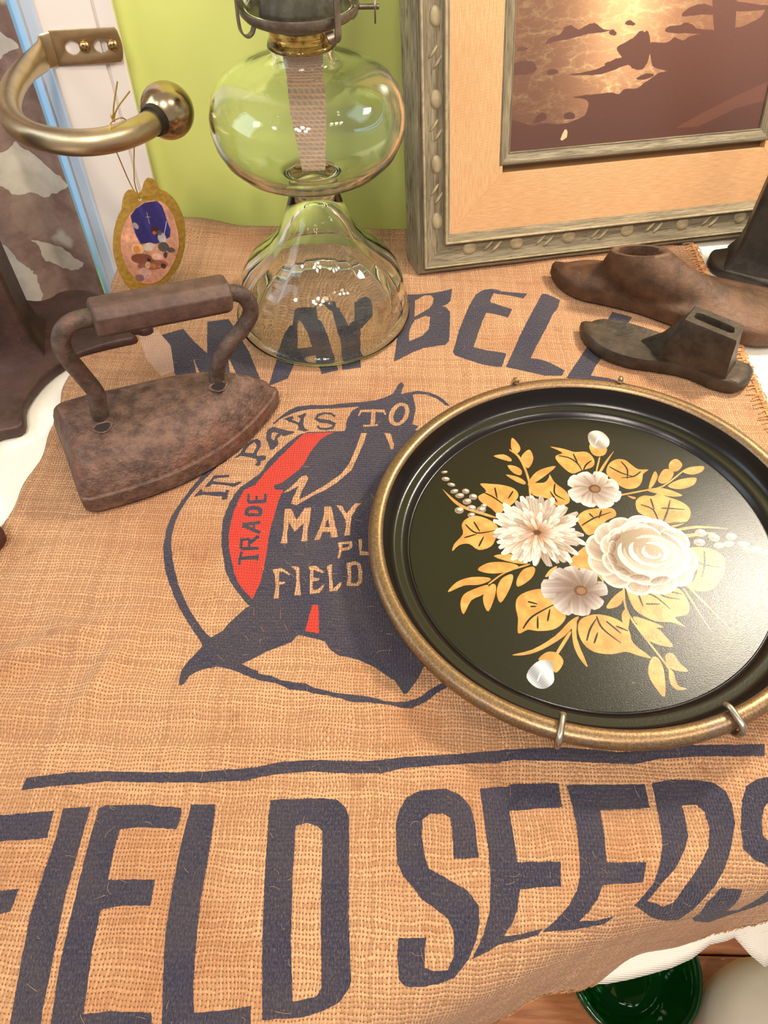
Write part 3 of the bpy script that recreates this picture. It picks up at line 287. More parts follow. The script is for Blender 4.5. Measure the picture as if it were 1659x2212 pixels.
def sack_xyz(s, t, R=.024):
    s = np.asarray(s, float); t = np.asarray(t, float); sh = s.shape; P = np.c_[s.ravel(), t.ravel()]
    out = np.empty((len(P), 3)); Q = TABLE; E = np.roll(Q, -1, 0) - Q; L2 = (E ** 2).sum(1)
    zz = sack_z(P[:, 0], P[:, 1])
    for i in range(0, len(P), 4000):
        p = P[i:i + 4000]; d = p[:, None] - Q[None]; k = np.clip((d * E).sum(2) / L2, 0, 1); near = Q + k[..., None] * E; dd = ((p[:, None] - near) ** 2).sum(2)
        j = dd.argmin(1); a = np.arange(len(p)); nr = near[a, j]; e = E[j] / np.sqrt(L2[j])[:, None]; out_n = np.c_[e[:, 1], -e[:, 0]]
        sd = ((p - nr) * out_n).sum(1)                                 # + outside
        use = (p[:, 1] < .30)
        x = np.where(use, np.maximum(sd + R, 0), 0.0)
        ang = np.minimum(x / R, math.radians(80)); rest = np.maximum(x - R * math.radians(80), 0)
        hor = R * np.sin(ang) + rest * math.cos(math.radians(80)); ver = R * (1 - np.cos(ang)) + rest * math.sin(math.radians(80))
        along = nr[:, 0] * 1.0
        wob = np.clip(rest / .05, 0, 1) * (.0018 * np.sin(along * 62 + 1.2) + .0012 * np.sin(along * 128))
        base = p - out_n * x[:, None]
        q = base + out_n * (hor + wob)[:, None]
        out[i:i + 4000, :2] = np.where((x > 0)[:, None], q, p); out[i:i + 4000, 2] = zz[i:i + 4000] - ver
    return out.reshape(*sh, 3)
# ------------------------------------------------------------------ room setting
YAW = math.radians(14)
WD = np.array([math.cos(YAW), math.sin(YAW), 0]); WN = np.array([math.sin(YAW), -math.cos(YAW), 0]); ZZ = np.array([0, 0, 1.0])
WP = np.array([.026, .74, 0]); FLOOR = -.70
def wl(u, z, off=0.0): return WP + WD * u + WN * off + ZZ * z
def wbox(u0, u1, z0, z1, o0, o1): return box_at(wl((u0 + u1) / 2, (z0 + z1) / 2, (o0 + o1) / 2), WD * (u1 - u0) / 2, WN * (o1 - o0) / 2, ZZ * (z1 - z0) / 2)

M = Mat('lime_wall_paint'); v = M.obj(); a = M.noise(v, 90, 4); b = M.noise(v, 2.5, 2)
M.set(M.mix(M.ramp(b, .3, .7), lin((.815, .850, .470)), lin((.845, .875, .515))), .55); M.bump(a, .0006, .5); M_WALL = M.m
M_TRIM = plain('white_trim_paint', (.90, .87, .85), .32, var=.02, scale=12)
M_WHITE = Mat('white_cotton'); v = M_WHITE.obj()
wv = M_WHITE.n('ShaderNodeTexWave', wave_type='BANDS'); wv.inputs['Scale'].default_value = 350; wv2 = M_WHITE.n('ShaderNodeTexWave', wave_type='BANDS', bands_direction='Y'); wv2.inputs['Scale'].default_value = 350
M_WHITE.l(v, wv.inputs[0]); M_WHITE.l(v, wv2.inputs[0]); M_WHITE.set(lin((.93, .90, .85)), .85, spec=.2); M_WHITE.bump(M_WHITE.math('ADD', wv.outputs[1], wv2.outputs[1]), .0003, .5); M_WHITE = M_WHITE.m

wb = MB(); wb.add(*wbox(-.337, 1.7, FLOOR, 1.7, -.12, 0)).add(*wbox(-1.15, -.337, FLOOR, -.08, -.12, 0)).add(*wbox(-1.9, -1.15, FLOOR, 1.7, -.12, 0)).add(*wbox(-1.15, -.337, 1.3, 1.7, -.12, 0))
o = wb.obj('wall_back', M_WALL, smooth=False); tag(o, 'lime green painted wall behind the oil lamp', 'wall', kind='structure')
prof = [(-.2611, 0), (-.2611, .017), (-.2618, .018), (-.2738, .018), (-.2748, .0160), (-.2760, .0160), (-.2770, .0190), (-.300, .0196), (-.3165, .0205), (-.3190, .0195), (-.3210, .0160), (-.3222, .0150), (-.3285, .0105), (-.3297, .0085), (-.3315, .0085), (-.3365, .0040), (-.338, .002), (-.338, -.10), (-.30, -.10), (-.30, 0)]
mb = MB(); n = len(prof); vv = [wl(u, FLOOR, q) for u, q in prof] + [wl(u, 1.3, q) for u, q in prof]
mb.add(vv, [(i, (i + 1) % n, n + (i + 1) % n, n + i) for i in range(n)] + [tuple(range(n))[::-1], tuple(range(n, 2 * n))])
o = mb.obj('trim_1', M_TRIM, sharp=18); tag(o, 'white moulded window casing beside the lime green wall', 'trim', kind='structure')
# window behind the curtain
win = empty('window_1', wl(-.74, .6, -.06), 'window behind the brown patterned curtain', 'window'); tag(win, kind='structure')
mb = MB()
for q in ((-1.15, -1.10, -.08, 1.3), (-.388, -.338, -.08, 1.3), (-1.10, -.388, -.08, -.03), (-1.10, -.388, 1.25, 1.3), (-1.10, -.388, .58, .62)): mb.add(*wbox(*q, -.09, -.05))
o = mb.obj('sash', M_TRIM, win, smooth=False)
Mg = Mat('window_pane'); Mg.set(lin((.95, .98, 1)), .02); Mg.b.inputs['Transmission Weight'].default_value = 1.0; M_PANE = Mg.m
for (z0, z1) in ((-.03, .58), (.62, 1.25)):
    MB().add(*wbox(-1.10, -.388, z0, z1, -.072, -.068)).obj('pane', M_PANE, win, smooth=False)
# floor: boards
M = Mat('oak_boards'); v = M.scale(M.obj(), (2.0, 22, 22)); a = M.noise(v, 6, 5, .6)
M.set(M.mix(M.ramp(a, .3, .72), lin((.62, .36, .20)), lin((.80, .52, .32))), .38); M.bump(a, .0006, .4); M_OAK = M.m
fl = MB().add(*box_at((0, .5, FLOOR - .03), (1.8, 0, 0), (0, 1.6, 0), (0, 0, .01))).obj('floor', plain('subfloor', (.25, .15, .09), .8), smooth=False); tag(fl, 'orange brown wooden floor under the table', 'floor', kind='structure')
pl = None
for i in range(18):
    y = -.62 + i * .09
    if pl is None:
        pl = bevel(MB().add(*box_at((0, 0, 0), (1.7, 0, 0), (0, .0438, 0), (0, 0, .009))).obj('plank', M_OAK, smooth=False), .0015); p = pl; pl.parent = fl
    else:
        p = pl.copy(); COL.objects.link(p)
    p.location = (RNG.uniform(-.2, .2), y, FLOOR - .009 + RNG.uniform(-.0006, .0006))

# ------------------------------------------------------------------ table, tablecloth, sack
ctr = np.array([.07, .34])
tb = empty('side_table', (ctr[0], ctr[1], FLOOR), 'low table under the white cloth and the burlap sack', 'table')
ins = offset_poly(TABLE, .027)
M_DARKWOOD = plain('table_wood', (.35, .2, .11), .45, var=.2)
v, f = loft([[(x, y, -.030) for x, y in ins], [(x, y, -.0035) for x, y in ins]]); obj('tabletop', v, f, M_DARKWOOD, tb)
for (x, y) in ((-.34, .06), (.44, .24), (-.30, .46), (.46, .64)):
    v, f = tube([(x, y, FLOOR), (x, y, FLOOR + .3), (x, y, -.03)], [.014, .018, .024], 12); obj('leg', v, f, M_DARKWOOD, tb)
rings = []
def skirt_len(p): 
    x, y = p
    L = .10 if y > .30 else .056
    if x > .19 and y < .3: L += min((x - .19) / .06, 1) * .06
    return L
n = len(TABLE); ang = np.arange(n)
for k in (.0, .2, .5, .8): rings.append([(ctr[0] + (x - ctr[0]) * (k + .002), ctr[1] + (y - ctr[1]) * (k + .002), -.001 + .0008 * math.sin(x * 50) * math.sin(y * 41)) for x, y in TABLE])
for k in range(6):
    a = math.radians(85) * k / 5; q = offset_poly(TABLE, .008 + .016 * (1 - math.sin(a))); rings.append([(x, y, -.001 - .016 * (1 - math.cos(a))) for x, y in q])
CL = offset_poly(TABLE, .008); e = np.roll(TABLE, -1, 0) - np.roll(TABLE, 1, 0); e /= np.linalg.norm(e, axis=1)[:, None]
for k in range(1, 15):
    r = []; q = k / 14
    for i, (x, y) in enumerate(CL):
        L = skirt_len((x, y)); free = 1.0 if (x > .30 or x < -.26 or y > .3) else .12
        front = (y < .25) * max(0.0, 1 - abs((x - .140) / .062) ** 3); corner = (y < .25) * (x > .19) * math.exp(-((x - .236) / .036) ** 2)     # where the cloth swings out below the sack's hem
        sw = max(0, (q - .50) / .50) ** 1.2
        rip = (math.sin(i * .42) * .010 + math.sin(i * .17 + 1) * .008) * free; o_ = (.002 * free + rip * .6 + .004 * free) * q ** 1.3 + sw * (.022 * front + .034 * corner)
        r.append((x + e[i][1] * o_, y - e[i][0] * o_, -.016 - (L + rip * .5 + .02 * corner) * q))
    rings.append(r)
v, f = loft(rings, cap=False); f.append(tuple(range(n))[::-1])
tc = obj('tablecloth', v, f, M_WHITE, sharp=60); tag(tc, 'white woven tablecloth hanging over the table edge under the burlap sack', 'tablecloth')
mo = tc.modifiers.new('thickness', 'SOLIDIFY'); mo.thickness = .0012; mo.offset = -1

HEM = [(-.30, -.10), (.02, -.050), (.07, -.029), (.11, -.009), (.15, -.001), (.175, .008), (.20, .026), (.24, .056), (.292, .085)]
TOPE = [(-.245, .575), (-.238, .605), (-.225, .650), (-.212, .668), (-.19, .663), (-.146, .651), (-.05, .649), (.007, .648), (.1, .646), (.2, .641), (.292, .636)]
def pick(tab, x): return np.interp(x, [q[0] for q in tab], [q[1] for q in tab])
# print on the sack: red channel navy ink, green red ink, blue pale stain
cv = Canvas(-.30, -.16, .32, .70, 2300)
for item in PRINT:
    P = [np.array(q, float).reshape(-1, 2) / 1e4 for q in item[1:]]
    cv.fill(P[0], {'n': (1, 0, 0), 'r': (0, 1, 0), 'b': (0, 0, 0), 's': (0, 0, .5)}[item[0]], P[1:], alpha=1)
IM_PRINT = cv.image('sack_print', srgb=False)

M = Mat('burlap'); uvn = M.uv()
sep = M.n('ShaderNodeSeparateXYZ'); M.l(uvn, sep.inputs[0]); U0, V0 = sep.outputs[0], sep.outputs[1]
wob = M.n('ShaderNodeTexNoise'); wob.inputs['Scale'].default_value = 38; wob.inputs['Detail'].default_value = 3; M.l(uvn, wob.inputs[0])
ws = M.n('ShaderNodeSeparateColor'); M.l(wob.outputs[1], ws.inputs[0])
fine = M.n('ShaderNodeTexNoise'); fine.inputs['Scale'].default_value = 260; fine.inputs['Detail'].default_value = 2; M.l(uvn, fine.inputs[0])
fs = M.n('ShaderNodeSeparateColor'); M.l(fine.outputs[1], fs.inputs[0])
def warp(x, big, sm, pitch): return M.math('MULTIPLY', M.math('ADD', M.math('MULTIPLY_ADD', M.math('SUBTRACT', big, .5), .0065, x), M.math('MULTIPLY', M.math('SUBTRACT', sm, .5), .0011)), 1 / pitch)
uu = warp(U0, ws.outputs[0], fs.outputs[0], .00168); vv_ = warp(V0, ws.outputs[1], fs.outputs[1], .00205)
su = M.math('SINE', M.math('MULTIPLY', uu, math.pi)); sv = M.math('SINE', M.math('MULTIPLY', vv_, math.pi))
au = M.math('ABSOLUTE', su); av = M.math('ABSOLUTE', sv)
def rnd(x, seed):
    w = M.n('ShaderNodeTexWhiteNoise', noise_dimensions='1D'); M.put(w.inputs['W'], M.math('ADD', M.math('FLOOR', x), seed)); return w.outputs[0]
ru = rnd(uu, 3.3); rv = rnd(vv_, 91.7)
def thread(a, r, s_this, other, sgn):                                                   # thick and thin threads, over and under, gaps between
    th = M.math('MULTIPLY_ADD', r, .34, .17); p = M.math('DIVIDE', M.math('SUBTRACT', a, th), M.math('SUBTRACT', 1.0, th), clamp=True)
    h = M.math('MULTIPLY_ADD', M.math('POWER', p, .55), .52, M.math('MULTIPLY', M.math('MULTIPLY', M.math('SIGN', s_this), other), .34 * sgn))
    return M.math('SUBTRACT', h, M.math('MULTIPLY', M.math('SUBTRACT', 1.0, M.ramp(p, .0, .14)), 1.2))
hu = thread(au, ru, su, sv, 1); hv = thread(av, rv, sv, su, -1)
H = M.math('MAXIMUM', M.math('MAXIMUM', hu, hv), -.42)
top_u = M.math('GREATER_THAN', hu, hv)
fib = M.noise(M.scale(uvn, (1, .25, 1)), 1800, 2); blot = M.noise(uvn, 9, 4); blot2 = M.noise(uvn, 55, 4, .65)
tone = M.math('ADD', M.math('MULTIPLY', M.math('ADD', M.math('MULTIPLY', ru, top_u), M.math('MULTIPLY', rv, M.math('SUBTRACT', 1.0, top_u))), .55), M.math('MULTIPLY', fib, .45))
jute = M.mix(M.ramp(tone, .10, .85), lin((.635, .470, .340)), lin((.795, .612, .455)))
jute = M.mix(M.math('MULTIPLY', M.ramp(blot, .45, .68), .50), jute, lin((.62, .40, .255)))
jute = M.mix(M.math('MULTIPLY', M.ramp(blot2, .56, .72), .34), jute, lin((.48, .29, .15)))
im = M.n('ShaderNodeTexImage', interpolation='Cubic', extension='EXTEND'); im.image = IM_PRINT
mp = M.n('ShaderNodeMapping'); M.l(uvn, mp.inputs[0]); mp.inputs['Location'].default_value = (.30 / .62, .16 / .86, 0); mp.inputs['Scale'].default_value = (1 / .62, 1 / .86, 1)
jit = M.n('ShaderNodeVectorMath', operation='MULTIPLY_ADD'); M.l(fine.outputs[1], jit.inputs[0]); jit.inputs[1].default_value = (.0015, .0012, 0); M.l(mp.outputs[0], jit.inputs[2]); M.l(jit.outputs[0], im.inputs[0])
ic = M.n('ShaderNodeSeparateColor'); M.l(im.outputs[0], ic.inputs[0])
wear = M.math('MULTIPLY', M.ramp(M.noise(M.scale(uvn, (1, .5, 1)), 1500, 3, .7), .50, .72), .42)
navy = M.math('MULTIPLY', M.ramp(ic.outputs[0], .3, .7), M.math('SUBTRACT', 1.0, M.math('MULTIPLY', wear, M.math('MULTIPLY_ADD', blot2, .8, .1))), clamp=True)
red = M.math('MULTIPLY', M.ramp(ic.outputs[1], .3, .7), M.math('SUBTRACT', .97, M.math('MULTIPLY', wear, .35)), clamp=True)
ink = M.mix(M.ramp(M.noise(uvn, 30, 3), .35, .65), lin((.165, .170, .245)), lin((.220, .205, .250)))
ink = M.mix(M.math('MULTIPLY', M.ramp(fib, .35, .75), .6), ink, lin((.33, .32, .36)))
col = M.mix(M.math('MULTIPLY', ic.outputs[2], 1.0), jute, lin((.82, .70, .64)))
col = M.mix(navy, col, ink); col = M.mix(red, col, lin((.77, .205, .165)))
hole = M.ramp(H, -.38, .10)                                                             # gaps between threads painted dark, as the shaded inside would look
inkhole = M.math('MULTIPLY', M.math('SUBTRACT', 1.0, hole), M.math('MULTIPLY_ADD', navy, -.46, .82))
col = M.mix(inkhole, col, lin((.27, .145, .08)))
M.set(col, .92, spec=.12); M.b.inputs['Sheen Weight'].default_value = .12; M.b.inputs['Sheen Roughness'].default_value = .5
M.bump(M.math('ADD', H, M.math('MULTIPLY', fib, .12)), .0010, .9); M_BURLAP = M.m

NS, NT = 200, 290
sg = np.linspace(SACK_L, SACK_R, NS); kk = np.linspace(0, 1, NT)
S2 = np.repeat(sg[None], NT, 0); lo_, hi_ = pick(HEM, sg), pick(TOPE, sg)
lo_ = lo_ + .0015 * np.sin(sg * 900) * np.sin(sg * 317)
T2 = lo_[None] + (hi_ - lo_)[None] * kk[:, None]
left = .0025 * np.sin(T2 * 40) + .0012 * np.sin(T2 * 133)
S2 = S2 + left * np.clip((SACK_L + .03 - S2) / .03, 0, 1)
X3 = sack_xyz(S2, T2).reshape(-1, 3)
faces = [(j * NS + i, j * NS + i + 1, (j + 1) * NS + i + 1, (j + 1) * NS + i) for j in range(NT - 1) for i in range(NS - 1)]
sack = obj('burlap_sack', X3, faces, M_BURLAP, sharp=180, uv=np.c_[S2.ravel(), T2.ravel()])
tag(sack, 'printed burlap seed sack with navy and red lettering spread over the table', 'sack')
mo = sack.modifiers.new('thickness', 'SOLIDIFY'); mo.thickness = .0016; mo.offset = -1
def sz(x, y): return float(sack_z(np.array([x]), np.array([y]))[0])

# loose fibres, hem fringe
M_FIB = plain('jute_fibre', (.86, .70, .50), .8, var=.25, scale=300, spec=.1); M_FRINGE = plain('jute_fringe', (.76, .56, .37), .9, var=.3, scale=200, spec=.05)
mb = MB(); R2 = random.Random(3)
for k in range(650):
    s0, t0 = R2.uniform(-.235, .27), R2.uniform(-.03, .60) ** 1.0
    if R2.random() < .5: t0 = R2.uniform(.0, .3)
    a = R2.uniform(0, 6.28); L = R2.uniform(.002, .007); cu = R2.uniform(-1.6, 1.6); pts = []
    for q in range(5):
        pts.append((s0, t0)); s0 += math.cos(a) * L / 4; t0 += math.sin(a) * L / 4; a += cu / 4
    g = sack_xyz(np.array([p[0] for p in pts]), np.array([p[1] for p in pts])); g[:, 2] += .0005 + .0006 * np.sin(np.linspace(0, 3.1, 5))
    mb.add(*tube(g, .000055, 3, caps=False))
o = mb.obj('loose_fibres', M_FIB, sack); tag(o, kind='stuff')
mb = MB()
for k in range(260):
    t0 = .30 + k * .0013; s0 = SACK_R - .001
    if R2.random() < .12: continue
    L = R2.uniform(.001, .006); b = R2.uniform(-.0035, .0035); z0 = sz(s0, t0)
    mb.add(*tube([(s0 - .003, t0, z0 + .0004), (s0 + L * .4, t0 + b * .4, z0 + .001), (s0 + L, t0 + b, max(.0006, z0 - .002))], [.0007, .0005, .00015], 4))
for k in range(80):                                                                     # overlock stitches along the edge
    t0 = .31 + k * .0042 + R2.uniform(-.0012, .0012); z0 = sz(.286, t0); q_ = R2.uniform(-.0022, .0022)
    mb.add(*tube([(.2805 + q_, t0, z0 + .0004), (.284 + q_ * .5, t0 + .001 + q_ * .5, z0 + .0016), (.2895, t0 + .0024 + q_, z0 + .0010), (.2925, t0 + .003 + q_, z0 - .001)], .00055, 5))
for k in range(420):                                                                    # frayed bottom hem
    s0 = R2.uniform(.06, .24); t0 = float(pick(HEM, s0)); g = sack_xyz(np.array([s0, s0 + R2.uniform(-.002, .002)]), np.array([t0 + .001, t0 - R2.uniform(.001, .0045)]))
    mb.add(*tube(g, .00016, 3))
o = mb.obj('fringe', M_FRINGE, sack); tag(o, kind='stuff')

# ------------------------------------------------------------------ curtain
M = Mat('leaf_print_curtain'); v = M.uv(); wn = M.n('ShaderNodeTexNoise'); wn.inputs['Scale'].default_value = 16; wn.inputs['Detail'].default_value = 4; M.l(v, wn.inputs[0])
vm = M.n('ShaderNodeVectorMath', operation='MULTIPLY_ADD'); M.l(wn.outputs[1], vm.inputs[0]); vm.inputs[1].default_value = (.05, .05, 0); M.l(v, vm.inputs[2])
vo = M.n('ShaderNodeTexVoronoi'); vo.inputs['Scale'].default_value = 27; M.l(vm.outputs[0], vo.inputs[0]); vs = M.n('ShaderNodeSeparateColor'); M.l(vo.outputs[1], vs.inputs[0])
wash = M.noise(v, 22, 6, .65); big = M.noise(vm.outputs[0], 7, 3)
brown = M.mix(M.ramp(wash, .3, .7), lin((.42, .33, .30)), lin((.58, .49, .45)))
pale = M.mix(M.ramp(wash, .3, .7), lin((.66, .63, .58)), lin((.78, .76, .71)))
sel = M.math('ADD', M.ramp(vs.outputs[0], .76, .80), M.ramp(big, .66, .70), clamp=True)
M.set(M.mix(sel, brown, pale), .8, spec=.2); M.bump(wash, .0006, .4); M_CURT = M.m
nu, nz = 130, 60; us = np.linspace(-.95, -.3345, nu); zs = np.linspace(-.62, 1.25, nz); cvx = []; uvs = []
for z in zs:
    for u in us:
        e = (u + .3345)                                                                  # pinched towards the holdback
        off = .030 + .014 * math.sin(e * 75) * min(1, -e * 18) + .006 * math.sin(e * 33 + z * 3)
        cvx.append(wl(u, z, off)); uvs.append((u, z))
cf = [(j * nu + i, j * nu + i + 1, (j + 1) * nu + i + 1, (j + 1) * nu + i) for j in range(nz - 1) for i in range(nu - 1)]
o = obj('curtain', cvx, cf, M_CURT, sharp=180, uv=uvs); tag(o, 'brown and pale grey leaf printed curtain beside the white window casing', 'curtain')
mo = o.modifiers.new('thickness', 'SOLIDIFY'); mo.thickness = .001
def flat2d(name, outline, holes, thick, place, mat, parent=None, bev=0.0, res=1):
    """a flat plate with holes: a filled 2-D curve turned into a mesh; place(x, y, w) gives the world point"""
    cu = bpy.data.curves.new('plate', 'CURVE'); cu.dimensions = '2D'; cu.fill_mode = 'BOTH'; cu.extrude = thick / 2 - bev; cu.bevel_depth = bev; cu.bevel_resolution = res
    for q in [outline, *holes]:
        sp = cu.splines.new('POLY'); sp.points.add(len(q) - 1); sp.use_cyclic_u = True
        for p, (x, y) in zip(sp.points, q): p.co = (x, y, 0, 1)
    t = bpy.data.objects.new('plate', cu); COL.objects.link(t); bpy.context.view_layer.update()
    me = t.evaluated_get(bpy.context.evaluated_depsgraph_get()).to_mesh(); vs = [place(*p.co) for p in me.vertices]; uv = [(p.co[0], p.co[1]) for p in me.vertices]; fs = [tuple(p.vertices) for p in me.polygons]
    t.to_mesh_clear(); bpy.data.objects.remove(t); bpy.data.curves.remove(cu)
    # weld
    key = {}; idx = []; nv = []; nuv = []
    for p, q in zip(vs, uv):
        k = tuple(round(float(c), 6) for c in p)
        if k not in key: key[k] = len(nv); nv.append(p); nuv.append(q)
        idx.append(key[k])
    nf = []
    for f in fs:
        g = []
        for i in f:
            if idx[i] not in g: g.append(idx[i])
        if len(g) > 2: nf.append(tuple(g))
    return obj(name, nv, nf, mat, parent, uv=nuv, sharp=30)

# ------------------------------------------------------------------ holdback on the casing
def metal(name, col, rough, grime=None, gs=60, bumpd=0.0):
    M = Mat(name); v = M.obj(); a = M.noise(v, gs, 5, .6); c = lin(col)
    cc = M.mix(M.ramp(a, .35, .7), c, tuple(x * .8 for x in c)) if grime is None else M.mix(M.ramp(a, .42, .66), c, lin(grime))
    M.set(cc, M.math('MULTIPLY_ADD', a, .12, rough), 1.0)
    if bumpd: M.bump(a, bumpd, .5)
    return M.m
M_BRUSHED = metal('brushed_antique_brass', (.78, .69, .55), .30)
M_BALL = metal('polished_antique_brass', (.72, .63, .50), .14)
M_SCREW = metal('brass_screw', (.74, .62, .42), .25)
ZH = .1583; PO = .0215
hb = empty('curtain_holdback', wl(-.282, ZH - .002, PO), 'antique brass curtain holdback arm with ball end, screwed to the white casing', 'curtain holdback')
def pl_(x, y, w): return wl(x, y, PO - .0006 + w)
c1, c2 = (-.2985, .1573), (-.2765, .1572)
def keyhole(c): return [(c[0] + .0060 * math.cos(t), c[1] + .0056 * math.sin(t)) for t in np.linspace(.45, 2 * math.pi - .45, 22)] + [(c[0] + .0095, c[1] - .0018), (c[0] + .0095, c[1] + .0018)]
cr = [(-.313, .1452), (-.2640, .1452), (-.2618, .1480), (-.2606, .1530), (-.2603, .1570), (-.2606, .1612), (-.2616, .1668), (-.2630, .1690), (-.313, .1694)]
flat2d('plate', cr, [keyhole(c1)[::-1], keyhole(c2)[::-1]], .0018, pl_, M_BRUSHED, hb, bev=.0004)
HP = [wl(-.313, 0, PO)[:2], wl(-.320, 0, PO + .006)[:2], (-.2765, .628), (-.2800, .603), (-.2805, .580), (-.2770, .556), (-.2700, .532), (-.2570, .509), (-.2400, .4935), (-.2180, .4850), (-.1980, .4855), (-.1820, .4940), (-.1705, .5075), (-.1640, .5220)]
HP[0] = tuple(HP[0]); HP[1] = tuple(HP[1])
path = spline([(p[0], p[1], ZH - .001) for p in HP], 7); m = len(path); rings = []
for i in range(m):
    t = path[min(i + 1, m - 1)] - path[max(i - 1, 0)]; t /= np.linalg.norm(t); s = np.cross(t, ZZ); k = i / (m - 1); w = min(1, max(0, (k - .06) / .24)); w = w * w * (3 - 2 * w)
    ht = .0011 * (1 - w) + .0083 * w; hz = .0121 * (1 - w) + .0083 * w
    rings.append([path[i] + s * ht * math.cos(a) * (1 if w > .5 else 1) + ZZ * hz * math.sin(a) for a in np.linspace(0, 2 * math.pi, 24, endpoint=False)])
v, f = loft(rings); obj('arm', v, f, M_BRUSHED, hb, sharp=60)
bc = np.array([-.1592, .5345, ZH - .0005]); mb = MB(); vv, ff = lathe([(.0185 * math.sin(t), -.0185 * math.cos(t)) for t in np.linspace(.02, math.pi - .02, 24)], 36, bc); obj('ball_finial', vv, ff, M_BALL, hb)
d = np.array([.0052, .0145, 0]); d /= np.linalg.norm(d); obj('finial_socket', *tube([bc - d * .0192, bc - d * .0150], [.0098, .0106], 28), plain('dark_socket', (.12, .10, .07), .5), hb)
for (x, y, r) in ((-.2890, .1577, 20), (-.2672, .1572, -35)):
    vv, ff = lathe([(.0044, 0), (.0043, .0010), (.0036, .0023), (.002, .0031), (.0004, .0033)], 20)
    vv = [wl(x + p[0], y + p[1], PO + .0005 + p[2]) for p in vv]; sc = obj('screw', vv, ff, M_SCREW, hb)
    for a in (r, r + 90):
        a = math.radians(a); dx = WD * math.cos(a) + ZZ * math.sin(a); dy = -WD * math.sin(a) + ZZ * math.cos(a)
        obj('slot', *box_at(wl(x, y, PO + .0034), dx * .0025, dy * .00045, WN * .0003), plain('slot_dark', (.12, .09, .05), .6), sc, smooth=False)

# ------------------------------------------------------------------ hanging ornament
ON = np.array([.25, -.97, 0]); ON /= np.linalg.norm(ON); OX = np.array([.97, .25, 0]); OX /= np.linalg.norm(OX); OA = np.array([-.18110, .49417, .1584])
def on_(x, y, w=0.0): return OA + OX * x + ZZ * y + ON * w
orn = empty('hanging_ornament', on_(0, -.08), 'oval gilt filigree ornament with a painted stable scene, hung by gold thread', 'ornament')
M = Mat('gilt_filigree'); v = M.uv(); a = M.noise(v, 300, 3, .6); vo = M.n('ShaderNodeTexVoronoi'); vo.inputs['Scale'].default_value = 480; M.l(v, vo.inputs[0])
M.set(M.mix(M.ramp(a, .3, .7), lin((.64, .50, .19)), lin((.74, .60, .28))), .34, .4); M.bump(M.math('ADD', a, vo.outputs[0]), .0003, .35); M_GILT = M.m
P2 = lambda q: np.array(q, float).reshape(-1, 2) / 1e4
out = [tuple(p[:2]) for p in spline([(x, y, 0) for x, y in P2(ORN['O'])], 3, True)]
inn = [tuple(p[:2]) for p in spline([(x, y, 0) for x, y in P2(ORN['I'])], 3, True)]
hx, hy = np.array(ORN['H']) / 1e4; hole = [(hx + .0016 * math.cos(t), hy + .0016 * math.sin(t)) for t in np.linspace(0, 2 * math.pi, 12, endpoint=False)]
flat2d('gilt_frame', out, [hole], .0011, lambda x, y, w: on_(x, y, w), M_GILT, orn, bev=.0003)
A = np.array(inn); x0, y0 = A.min(0) - .002; x1, y1 = A.max(0) + .002
cv = Canvas(x0, y0, x1, y1, 260, (.80, .58, .47)); nz_ = fbm(cv.h, cv.w, 5, 4)[..., None]; cv.a = cv.a * (.80 + .4 * nz_)
yy = np.linspace(0, 1, cv.h)[:, None, None]; cv.a = cv.a * (1 - .35 * np.clip(.5 - yy, 0, 1) * nz_ * 2) + np.array([.12, .03, 0]) * np.clip(.4 - yy, 0, 1)
ni = P2(ORN['N']); cv.fill(ni, (.20, .18, .42), shade=lambda x, y: np.array([.20, .18, .42]) * (.75 + .7 * np.clip(np.sin(x * 480 + y * 90), 0, 1)[..., None] ** 2))
for k in range(14):
    q = (x0 + (x1 - x0) * RNG.random(), y0 + (y1 - y0) * RNG.random()); cv.fill(stroke([q, (q[0] + RNG.uniform(-.003, .003), q[1] + RNG.uniform(-.004, .004))], .0004), (.55, .34, .28), alpha=.5)
cv.fill(ni, (.20, .18, .42), alpha=.75)
for (b, c) in ORN['B']: cx, cy, rx, ry = [q / 1e4 for q in b]; cv.fill(ell(cx, cy, rx * .9, ry * .9, RNG.uniform(-.4, .4)), c, alpha=.85)
for k in range(40):
    q = (RNG.uniform(-.008, .02), RNG.uniform(-.108, -.088)); cv.fill(stroke([q, (q[0] + RNG.uniform(-.003, .003), q[1] + RNG.uniform(-.0015, .002))], .0004), RNG.choice([(.80, .58, .34), (.30, .17, .12), (.62, .40, .26)]), alpha=.6)
cv.a = (cv.a * 2 + np.roll(cv.a, 1, 0) + np.roll(cv.a, -1, 0) + np.roll(cv.a, 1, 1) + np.roll(cv.a, -1, 1) + np.roll(cv.a, 2, 0) + np.roll(cv.a, -2, 1)) / 8
cv.a = cv.a * (.86 + .28 * fbm(cv.h, cv.w, 26, 8)[..., None])
cv.fill(stroke([(.012, -.072), (.016, -.062)], .0004), (.85, .85, .9)); cv.fill(stroke([(.002, -.0575), (.005, -.0575)], .0004), (.75, .65, .45)); cv.fill(stroke([(.0035, -.054), (.0035, -.063)], .0004), (.75, .65, .45))
M = Mat('stable_scene'); im = M.n('ShaderNodeTexImage'); im.image = cv.image('stable_scene'); mp = M.n('ShaderNodeMapping'); M.l(M.uv(), mp.inputs[0]); mp.inputs['Scale'].default_value = (1 / (x1 - x0), 1 / (y1 - y0), 1); mp.inputs['Location'].default_value = (-x0 / (x1 - x0), -y0 / (y1 - y0), 0); M.l(mp.outputs[0], im.inputs[0]); M.set(im.outputs[0], .35)
tag(flat2d('picture', inn, [], .0006, lambda x, y, w: on_(x, y, .0009 + w), M.m, orn), 'painted oval picture')
M_THREAD = metal('gold_thread', (.80, .66, .32), .35)
kn = np.array([-.1835, .4930, ZH + .0100]); th = on_(hx, hy, .001)
